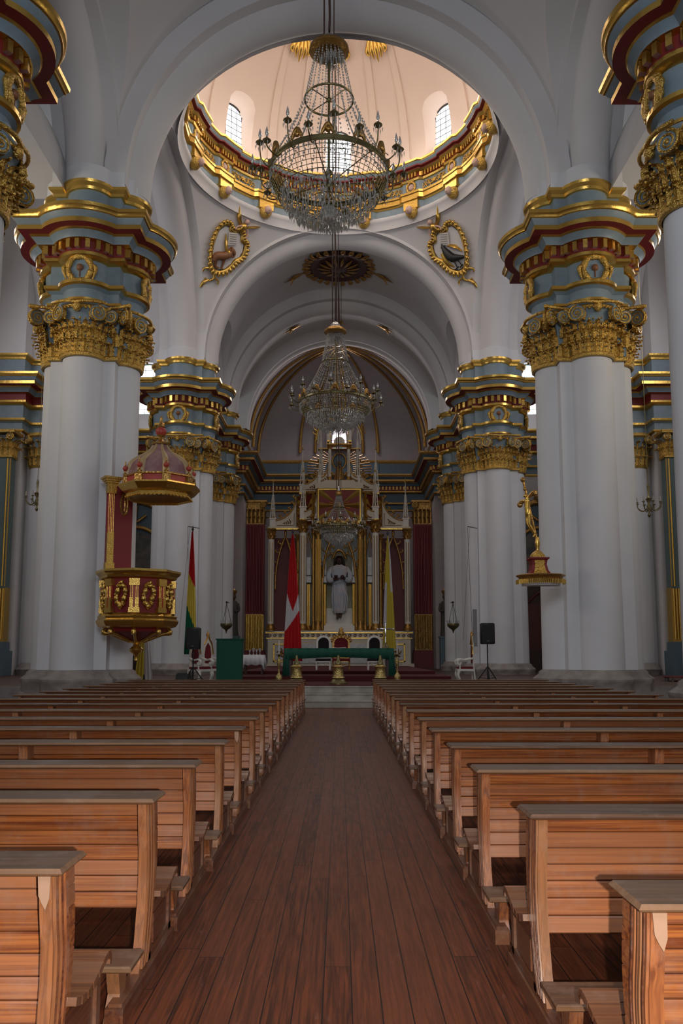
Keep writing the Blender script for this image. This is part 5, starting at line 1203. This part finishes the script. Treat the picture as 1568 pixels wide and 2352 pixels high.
for q,hx,hz in((-1,-.045,.612),(1,.05,.622)):
    s=MB(); s.T=Matrix.Scale(K,4); c=Vector((hx,-.135,hz))
    s.tube([c+Vector((q*.015,.025,0)),c,c+Vector((-q*.012,-.01,0))],[.014,.019,.015],7)
    for i in range(4):
        l=(.030,.034,.032,.025)[i]; z=.016-.0105*i; s.tube([c+Vector((-q*.008,-.012,z)),c+Vector((-q*(.008+l*.5),-.022,z)),c+Vector((-q*(.01+l),-.012,z-.001)),c+Vector((-q*(.008+l*.9),.002,z-.001))],[.0055,.005,.0048,.004],5)
    s.tube([c+Vector((q*.004,.0,.014)),c+Vector((-q*.004,.004,.030)),c+Vector((-q*.016,.002,.038))],[.007,.006,.0045],5); fbuild(s,'hand',M['skin'])
s=MB(); s.T=Matrix.Translation((0,0,-0))@Matrix.Scale(K,4); s.lathe([(.014,.59),(.006,.60),(.006,.612),(.02,.622),(.028,.65),(.03,.668)],(-.05,-.142,0),12); o=s.build('cup',M['dbrown'],None,40); o.location=(C0,51.75,3.66); tag(o,'dark brown cup held in the robed figure\'s hand','cup')
s=MB(); s.T=Matrix.Scale(K,4); s.ball((.048,-.15,.645),.03,12,7,sy=.6); o=s.build('bread',M['dbrown'],None,40); o.location=(C0,51.75,3.66); tag(o,'round dark loaf held in the robed figure\'s other hand','bread')
# ---------------- altar table and what stands round it
t=thing('altar_table','long altar table covered with a dark green cloth','table',(.04,29.4,.80))
s=MB(); s.box(-1.86,1.86,-.4,.4,.90,.955); s.build('tabletop',M['white'],t,smooth=0)
for x in(-1.75,1.65):
    for y in(-.33,.25): MB().box(x,x+.1,y,y+.08,0,.9).build('leg',M['dbrown'],t,smooth=0)
s=MB(); R=[]; n=60
def cl(x,y,z): return (x,y,z)
s.box(-1.9,1.9,-.43,.43,.957,.972)
F=[[(-1.9+3.8*i/n,-.43-.012*sin(i*1.3),.965) for i in range(n+1)],[(-1.9+3.8*i/n,-.45-.02*sin(i*1.3),.62-.03*cos(i/n*2*PI)) for i in range(n+1)]]; s.rings(F,False)
for sg in(-1,1): s.rings([[(sg*1.9,-.43,.965),(sg*1.9,.43,.965)],[(sg*1.93,-.45,.0),(sg*1.93,.45,.0)]],False); s.rings([[(sg*1.9,-.435,.965),(sg*1.82,-.435,.965)],[(sg*1.93,-.46,.62),(sg*1.74,-.46,.62)],[(sg*1.97,-.47,.01),(sg*1.72,-.47,.01)]],False)
m=s.build('altar_cloth',M['gcloth'],None,30); m.location=(.04,29.4,.80); sm=m.modifiers.new('s','SOLIDIFY'); sm.thickness=.008; tag(m,'dark green cloth hanging down both ends of the altar table','tablecloth')
s=MB(); s.prism([(-.3,1.775),(.3,1.775),(.28,1.80),(.02,1.79),(0,1.782),(-.02,1.79),(-.28,1.80)],.35,o=29.2); o=s.build('missal',M['paper'],smooth=0); tag(o,'open white book lying on the green altar table','book')
def bell(x,y,label,k=1.0):
    t=thing('bell_stand',label,'altar bell',(x,y,.632),0,'brass bell-shaped stands along the altar platform')
    s=MB(); s.lathe([(.29,0),(.29,.04),(.24,.06),(.2,.14),(.17,.17)],n=18); s.build('foot',M['bronze'],t)
    s=MB(); s.lathe([(.17,.17),(.2,.2),(.17,.26),(.16,.4),(.165,.5),(.19,.55),(.14,.59),(.09,.62)],n=18); s.build('body',M['brass'],t)
    s=MB(); s.lathe([(.1,.62),(.09,.7),(.05,.74),(.045,.85),(.03,.9)],n=12); s.build('neck',M['bronze'],t)
bell(-1.29,26.25,'brass bell-shaped stand at the left end of the altar platform'); bell(.02,26.15,'brass bell-shaped stand in the middle of the aisle above the stone steps'); bell(1.34,26.25,'brass bell-shaped stand at the right end of the altar platform')
def candle(x,y,z,label):
    t=thing('floor_candlestick',label,'candlestick',(x,y,z))
    s=MB(); s.lathe([(.14,0),(.14,.03),(.1,.06),(.12,.16),(.11,.24),(.06,.3),(.03,.36),(.04,.4),(.025,.44),(.03,.52),(.055,.58),(.06,.72),(.045,.8),(.03,.86),(.05,.9),(.03,.93)],n=12); s.build('base',M['brass'],t)
    s=MB(); s.lathe([(.09,.93),(.1,.95),(.09,.965)],n=12); s.build('drip_pan',M['bronze'],t); s=MB(); s.tube([(0,0,.96),(0,0,1.42)],.022,8); s.build('candle',M['paper'],t)
candle(-1.93,27.4,.602,'brass candlestick with a tall thin candle left of the altar table')
candle(2.02,28.4,.602,'brass candlestick beside the right end of the altar table')
t=thing('altar_cross','brass standing crucifix on the right end of the altar table','crucifix',(1.68,29.4,1.775))
s=MB(); s.lathe([(.13,0),(.12,.04),(.07,.1),(.04,.2)],n=10); s.build('foot',M['bronze'],t)
s=MB(); s.tube([(0,0,.15),(0,0,.9)],.022,6); s.tube([(-.26,0,.66),(.26,0,.66)],.022,6)
for c in((0,0,.93),(-.28,0,.66),(.28,0,.66)): s.ball(c,.04,7,5)
s.build('cross',M['silver'],t); s=MB(); s.tube([(0,-.03,.4),(0,-.04,.55),(0,-.03,.68)],[.02,.03,.025],6); s.ball((0,-.04,.72),.03,6,5); s.tube([(0,-.03,.67),(-.18,-.03,.7)],.012,5); s.tube([(0,-.03,.67),(.18,-.03,.7)],.012,5); s.build('figure',M['silver'],t)
def achair(x,y,label,wd=.6,gold=False,h=1.4):
    t=thing('altar_chair',label,'chair',(x,y,.922)); A=M['goldd'] if gold else M['white']; s=MB()
    P=arched(-wd/2,wd/2,.45,h,.25,10); Q=arched(-wd/2+.08,wd/2-.08,.52,h-.09,.2,10)
    I=[s.V((a,.0,b)) for a,b in P]; J=[s.V((a,.0,b)) for a,b in Q]; I2=[s.V((a,.06,b)) for a,b in P]; J2=[s.V((a,.06,b)) for a,b in Q]; n=len(P)
    for j in range(n): k=(j+1)%n; s.F((I[j],I[k],J[k],J[j])); s.F((I2[j],J2[j],J2[k],I2[k])); s.F((I[j],I2[j],I2[k],I[k])); s.F((J[j],J[k],J2[k],J2[j]))
    if gold:
        for q in range(9): a=PI*q/8; s.ball((wd*.52*cos(a),.03,h-.22+.2*sin(a)),.07,6,4)
        s.lathe([(.1,h),(.13,h+.1),(.08,h+.18),(.09,h+.26),(.02,h+.33)],(0,.03,0),8)
    s.build('back_frame',A,t); s=MB(); s.prism(Q,.03,o=.02); s.build('back_cushion',M['velvet'] if gold else M['dark'],t,smooth=0)
    s=MB(); s.box(-wd/2,wd/2,-.5,.05,.36,.46); s.build('seat',M['velvet'] if gold else M['dark'],t,smooth=0)
    for xx in(-wd/2,wd/2-.06):
        for yy in(-.5,.0): s=MB(); s.lathe([(.03,0),(.04,.1),(.025,.25),(.045,.36)],(xx+.03,yy+.02,0),8); s.build('leg',A,t)
    s=MB(); s.box(-wd/2,wd/2,-.5,-.46,.33,.37)
    s.tube([(-wd/2+.05,-.48,.18),(-.1,-.48,.24),(0,-.48,.2),(.1,-.48,.24),(wd/2-.05,-.48,.18)],.02,5); s.build('apron',A,t)
    if gold:
        for xx in(-wd/2,wd/2): s=MB(); s.tube([(xx,.0,.72),(xx,-.42,.7),(xx,-.46,.62),(xx,-.44,.46)],.03,6); s.build('armrest',A,t)
achair(-.60,34,'white chair with dark back behind the altar table, left of the gilt throne'); achair(1.48,34,'white chair with dark back behind the altar table, right of the gilt throne'); achair(.12,34.1,'gilt throne with red back behind the middle of the altar table',.72,True,1.4)
# ---------------- flags
def flag(x,y,z0,ztop,label,bands,w_top,w_bot,zb,x_lean=0):
    t=thing('flag_on_pole',label,'flag',(x,y,z0))
    s=MB(); s.tube([(0,.05,0),(x_lean,.05,ztop-z0)],.022,6); s.lathe([(.2,0),(.2,.04),(.05,.1),(.04,.3)],n=10); s.build('pole',M['iron'],t)
    s=MB(); s.lathe([(.03,ztop-z0),(.05,ztop-z0+.05),(.002,ztop-z0+.2)],(x_lean,.05,0),8); s.build('pole_tip',M['iron'],t)
    H=ztop-z0-.05; n=44; rows=110
    me=MB()
    R=[]
    for j in range(rows+1):
        q=j/rows; z=H-(H-(zb-z0))*q; w_=w_top+(w_bot-w_top)*q**.8; xc=x_lean*(1-q)
        R.append([(xc-w_*.45+w_*i/n,-.03-.035*sin(i*.68+q*2)*(.4+q),z) for i in range(n+1)])
    I=[[me.V(p) for p in r] for r in R]
    for j in range(rows):
        for i in range(n):
            q=(j+.5)/rows; me.F((I[j][i],I[j][i+1],I[j+1][i+1],I[j+1][i]),bands(q,(i+.5)/n))
    return t,me
t,me=flag(-1.72,31.0,.80,6.1,'red and white banded flag on a tall pole left of the altar',lambda q,u:(0 if q<.47+.14*(u if u<.5 else 1-u)*2 else 1 if q<.77-.17*u else 0),.06,.72,1.3)
me.build('flag_cloth',[M['flagred'],M['wcloth']],t,fix=False)
t,me=flag(1.88,31.0,.80,6.05,'yellow and white flag on a tall pole right of the altar',lambda q,u:(1 if (u>.72 and q<.5) or (u<.3 and q>.42 and q<.8) else 0),.05,.50,1.75)
me.build('flag_cloth',[M['yellow'],M['wcloth']],t,fix=False)
t,me=flag(-5.40,30.4,.60,6.12,'red, yellow and green flag on a pole behind the left loudspeaker',lambda q,u:(0 if q<.34+.12*u else 1 if q<.60+.22*u else 2),.05,.46,1.55)
me.build('flag_cloth',[M['flagred'],M['yellow'],M['flaggreen']],t,fix=False)
t,me=flag(-6.35,27.3,.60,2.6,'yellow and white flag cloth drooping behind the left pier base',lambda q,u:(0 if u<.5 else 1),.1,.62,.62)
me.build('flag_cloth',[M['yellow'],M['wcloth']],t,fix=False)
# ---------------- loudspeakers
def speaker(x,y,label,zt):
    t=thing('loudspeaker',label,'loudspeaker',(x,y,.602)); h=zt-.6
    s=MB(); s.rings([[(a*w_,b*.2,z) for a,b in((-.8,-1),(.8,-1),(1,-.8),(.9,1),(-.9,1),(-1,-.8))] for w_,z in((.2,h-.72),(.235,h-.69),(.235,h-.03),(.2,h))],True,True,True); s.build('cabinet',M['black'],t)
    s=MB(); s.box(-.2,.2,-.205,-.19,h-.66,h-.06); s.build('grille',mat('speaker_grille',(.02,.02,.022),.8),t,smooth=0)
    s=MB(); s.box(-.035,.035,-.212,-.2,h-.62,h-.60); s.build('badge',M['grey'],t,smooth=0)
    s=MB(); s.tube([(0,0,.25),(0,0,h-.7)],.022,8); s.tube([(0,0,.0),(0,0,.55)],.03,8); s.build('pole',M['black'],t)
    for k in range(3):
        a=k*2*PI/3+.5; s=MB(); s.tube([(0,0,.55),(.42*cos(a),.42*sin(a),.015)],.018,6); s.tube([(0,0,.12),(.3*cos(a),.3*sin(a),.17)],.012,5); s.build('leg',M['black'],t)
    return t
speaker(-4.78,27.6,'black loudspeaker on a tripod in front of the red, yellow and green flag',2.44)
speaker(5.12,28.5,'black loudspeaker on a tripod beside the right white armchair',2.62)
t=thing('speaker_base_box','black box standing at the foot of the left loudspeaker','box',(-5.0,26.9,.602)); MB().rings([[(a*r,b*r*.7,z) for a,b in((-1,-1),(1,-1),(1,1),(-1,1))] for r,z in((.3,0),(.28,.05),(.2,.08),(.18,.3),(.14,.36))],True,True,True).build('case',M['black'],t,smooth=20)
# lectern, small table, chairs
t=thing('lectern','tall lectern draped in dark green cloth left of the altar','lectern',(-3.62,28.0,.602))
MB().rings([[(a*w_,b*.26,z) for a,b in((-1,-1),(1,-1),(1,1),(-1,1))] for w_,z in((.41,0),(.42,1.45))],True,True,True).build('draped_front',M['gcloth'],t,smooth=0); MB().box(-.45,.45,-.3,.28,1.44,1.48).build('top',M['gcloth'],t,smooth=0)
MB().box(-.3,.3,-.2,.2,0,.02).build('foot',M['dbrown'],t,smooth=0)
t=thing('credence_table','small table under a white cloth, right of the green lectern','table',(-3.12,31.0,.802))
MB().box(-.36,.36,-.26,.26,.68,.72).build('tabletop',M['dbrown'],t,smooth=0)
for x in(-.33,.28):
    for y in(-.22,.18): MB().box(x,x+.05,y,y+.05,0,.68).build('leg',M['dbrown'],t,smooth=0)
s=MB(); s.box(-.39,.39,-.29,.29,.725,.733); n=30
for sg in(-1,1): s.rings([[(-.39+.78*i/n,sg*.29,.73) for i in range(n+1)],[(-.42+.84*i/n,sg*(.31+.015*sin(i)),.36+.02*sin(i*.6)-.14*(abs(i/n-.5)>.42)) for i in range(n+1)]],False); s.rings([[(sg*.39,-.29+.58*i/n,.73) for i in range(n+1)],[(sg*(.44+.02*sin(i)),-.33+.66*i/n,.34) for i in range(n+1)]],False)
o=s.build('table_cloth',M['wcloth'],None,30); o.location=(-3.12,31.0,.802); tag(o,'white cloth with hanging corners on the small table','tablecloth'); mm=o.modifiers.new('s','SOLIDIFY'); mm.thickness=.005
for i,(x,k) in enumerate(((-3.28,.9),(-3.14,1.3),(-3.02,1.1),(-2.9,1.25))):
    s=MB(); s.lathe([(.03,0),(.035,.02),(.012,.04),(.012,.1),(.04,.14),(.042,.2*k)],n=10); o=s.build('glass_cruet',M['crystal'],None,40); o.location=(x,30.95,1.536); tag(o,('squat glass cruet, leftmost on the white cloth','tall glass goblet, second from left on the white cloth','glass goblet, third from left on the white cloth','tall glass goblet, rightmost on the white cloth')[i],'glass','glassware on the small table')
def throne(x,y,rz,label):
    t=thing('armchair',label,'chair',(x,y,.602),rz)
    P=[(-.22,.5),(.22,.5),(.25,.95),(.19,1.3),(.06,1.5),(0,1.7),(-.06,1.5),(-.19,1.3),(-.25,.95)]; Q=[(-.12,.65),(.12,.65),(.16,.95),(.11,1.22),(0,1.36),(-.11,1.22),(-.16,.95)]
    s=MB(); s.prism(P,.04,o=.0); s.build('back_frame',M['white'],t,smooth=0); s=MB(); s.tube([(a,-.01,b) for a,b in P[2:-1]],.03,5); s.lathe([(.05,1.6),(.06,1.66),(.02,1.72),(.002,1.82)],(0,.02,0),8); s.build('gilt_crest',M['goldd'],t)
    s=MB(); s.prism(Q,.05,o=-.02); s.build('back_cushion',M['velvet'],t,smooth=0)
    s=MB(); s.box(-.27,.27,-.5,.0,.46,.53); s.build('seat_cushion',M['velvet'],t,smooth=0); s=MB(); s.box(-.3,.3,-.54,.04,.38,.46); s.build('seat_frame',M['white'],t,smooth=0)
    for xx in(-.28,.28):
        s=MB(); s.tube([(xx,.0,.82),(xx,-.25,.76),(xx,-.42,.78),(xx,-.54,.72),(xx,-.52,.62),(xx,-.44,.62),(xx,-.42,.69)],.035,7); s.tube([(xx,-.46,.46),(xx,-.46,.64)],.03,6); s.build('armrest',M['white'],t)
        s=MB(); s.tube([(xx,-.48,.4),(xx,-.52,.25),(xx,-.46,.08),(xx,-.52,.0)],[.06,.05,.03,.045],7); s.build('leg',M['white'],t); s=MB(); s.tube([(xx,.02,.5),(xx,.06,0)],.03,6); s.build('leg',M['white'],t)
throne(-4.88,28.5,.95,'white armchair with red cushions, left one beside the green lectern'); throne(-4.62,29.6,.95,'white armchair with red cushions, half hidden by the green lectern')
throne(4.66,29.0,PI/2*-1.0,'white armchair with gilt crest seen side-on left of the right loudspeaker')
# hanging lamps, ropes, statues, side altars
def hlamp(x,y,label):
    t=thing('hanging_lamp',label,'lamp',(x,y,0)); s=MB(); s.tube([(0,.9,4.2),(0,0,4.2)],.02,5)
    for k in range(3): a=k*2*PI/3+.4; s.tube([(0,0,4.15),(.27*cos(a),.27*sin(a),3.05)],.012,4)
    s.ball((0,0,4.18),.06,6,4); s.build('bracket_and_chains',M['iron'],t)
    s=MB(); s.lathe([(.3,3.1),(.31,3.0),(.29,2.96),(.2,2.86),(.08,2.78),(.04,2.7),(.02,2.6)],n=14); s.build('bowl',M['bronze'],t)
    for k in range(6): a=k*PI/3; s=MB(); s.tube([(.29*cos(a),.29*sin(a),3.08),(.29*cos(a),.29*sin(a),3.25)],.018,5); s.build('lamp_cup',M['silver'],t)
hlamp(-5.72,42.3,'small hanging lamp on a wall hook above the green lectern'); hlamp(5.84,42.3,'small hanging lamp on a wall hook left of the right loudspeaker')
def saint(x,y,label,sg):
    t=thing('saint_statue',label,'statue',(x,y,.6)); s=MB(); s.box(-.35,.35,-.3,.3,0,1.9); s.box(-.4,.4,-.36,.36,1.9,2.02); s.build('pedestal',M['dblue'],t,smooth=0)
    s=MB(); s.rings([[((rx+.02*sin(7*a+z*4))*cos(a),(ry+.02*sin(5*a+z))*sin(a),z) for a in [2*PI*i/24 for i in range(24)]] for z,rx,ry in((2.02,.34,.26),(2.4,.3,.24),(3.2,.27,.2),(3.75,.3,.2),(4.1,.24,.17),(4.22,.1,.09))],True,False,True); s.tube([(sg*-.25,0,4.0),(sg*-.34,-.1,3.6),(sg*-.15,-.28,3.5)],[.1,.09,.06],7); s.tube([(sg*.25,0,4.0),(sg*.34,-.1,3.65),(sg*.12,-.28,3.75)],[.1,.09,.06],7); s.build('robe',mat('dark_painted_robe',(.05,.045,.04),.6),t)
    s=MB(); s.ball((0,-.02,4.42),.17,10,8,sz=1.2); s.tube([(0,-.19,4.44),(0,-.21,4.4)],.025,5); s.tube([(0,0,4.15),(0,0,4.3)],.07,6); s.build('head',M['skin'],t)
    s=MB(); s.lathe([(.14,4.58),(.2,4.68),(.22,4.8),(.12,4.82),(.04,4.95)],n=8); s.build('crown',M['goldd'],t)
saint(-6.45,50.6,'dark robed saint statue on a blue pedestal at the left chancel wall',-1); saint(6.5,50.6,'dark robed saint statue on a blue pedestal at the right chancel wall',1)
for sg,sd in((-1,'left'),(1,'right')):
    t=thing('side_altar','side altar with blue arched top, gilt frame and painting in the far %s aisle'%sd,'altar',(sg*11.7,47.4,.6))
    s=MB(); s.box(-2.2,2.2,-.6,.6,0,1.2); s.box(-2.0,2.0,-.4,.6,1.2,5.2); s.build('base',M['dbrown'],t,smooth=0)
    s=MB(); s.prism(arched(-1.9,1.9,5.0,9.6,1.9,14),.5,o=-.1); s.build('blue_body',M['dblue'],t,smooth=0)
    s=MB(); P=arched(-1.85,1.85,5.0,9.7,1.85,14); s.tube([(a,-.2,b) for a,b in P[2:]],.17,6); s.tube([(-1.2,-.25,7.6),(-.8,-.3,8.0),(0,-.3,8.2),(.8,-.3,8.0),(1.2,-.25,7.6)],.12,6); s.ball((0,-.2,9.9),.42,8,6); s.tube([(-.6,-.25,8.9),(0,-.3,8.5),(.6,-.25,8.9)],.08,5); s.tube([(0,-.2,9.4),(0,-.3,8.6)],[.1,.06],5)
    for q in(-1.75,1.75): s.tube([(q,-.25,1.3),(q,-.25,7.8)],.14,8)
    s.build('gilt_frame',M['goldd'],t)
    s=MB(); s.prism(arched(-1.25,1.25,5.1,7.9,.7,10),.06,o=-.2); s.build('painting',mat('dark_varnished_painting',(.12,.10,.08),.4,col2=(.02,.02,.025),vscale=2.2),t,smooth=0)
    s=MB(); s.box(-1.0,1.0,-.45,-.38,.9,3.8); s.tube([(-1.0,-.45,3.8),(-.5,-.45,4.3),(0,-.45,4.45),(.5,-.45,4.3),(1.0,-.45,3.8)],.08,5); s.build('red_panel',mat('reddish_door_wood',(.10,.02,.015),.5),t,smooth=0)
def wchand(x,y,z,rope,label):
    t=thing('small_chandelier',label,'chandelier',(x,y,z)); s=MB(); s.tube([(0,0,-.45),(0,0,rope-z)],.014,5); s.lathe([(.02,-.5),(.08,-.4),(.03,-.3),(.1,-.05),(.04,.1),(.14,.3),(.03,.4),(.06,.8),(.02,.95)],n=8); s.build('stem',M['bronze'],t)
    for k in range(8):
        a=k*PI/4; c,d=cos(a),sin(a); s=MB(); s.tube([(.05*c,.05*d,-.05),(.25*c,.25*d,-.22),(.46*c,.46*d,-.1),(.5*c,.5*d,.1)],.018,5); s.lathe([(.06,.1),(.07,.13),(.02,.14)],(.5*c,.5*d,0),6); o=s.build('candle_arm',M['bronze'],t)
        s=MB(); s.tube([(.5*c,.5*d,.14),(.5*c,.5*d,.34)],.02,5); s.build('candle',M['crystal'],o)
wchand(-13.3,36,8.3,22.36,'small branched chandelier hanging at the far left behind the left pier'); wchand(12.95,34,7.7,23.16,'small branched chandelier hanging in the right transept beside the right pier')
# red covered table at the right edge, wall bracket with cords
t=thing('red_table','round table under a dark red cover at the right edge of the photo','table',(12.6,30,.602)); s=MB(); s.lathe([(.9,.0),(.9,.02)],(0,0,.14),20); s.build('tabletop',M['velvet'],t)
for k in range(5): a=PI+(k-2)*.45; s=MB(); s.tube([(.8*cos(a),.8*sin(a),.14),(.8*cos(a),.8*sin(a),0)],.03,5); s.build('leg',M['grey'],t)
for sx in(-1,1):
    t=thing('flag_halyard','thin cords on a short hook on the distant %s pier'%('left' if sx<0 else 'right'),'cord',(sx*6.5,38.3,0)); s=MB(); s.tube([(0,0,7.4),(sx*-.0-.5,-.25,7.45)],.02,5); s.tube([(-.5,-.25,7.45),(-.35,-.2,1.8)],.008,4); s.tube([(-.4,-.25,7.45),(-.8,-.3,2.2)],.006,4); s.build('cords',M['iron'],t)
    s=MB(); s.box(-.32,-.14,-.22,-.16,1.9,3.6); s.build('grey_sleeve',M['grey'],t,smooth=0)
s=MB(); s.lathe([(.06,0),(.08,.02),(.05,.05)],n=10); o=s.build('wall_fitting',M['grey']); o.location=(-6.62,23.93,3.9); o.rotation_euler=(PI/2,0,0); tag(o,'small round grey fitting on the left pier beside the pulpit board','fitting')
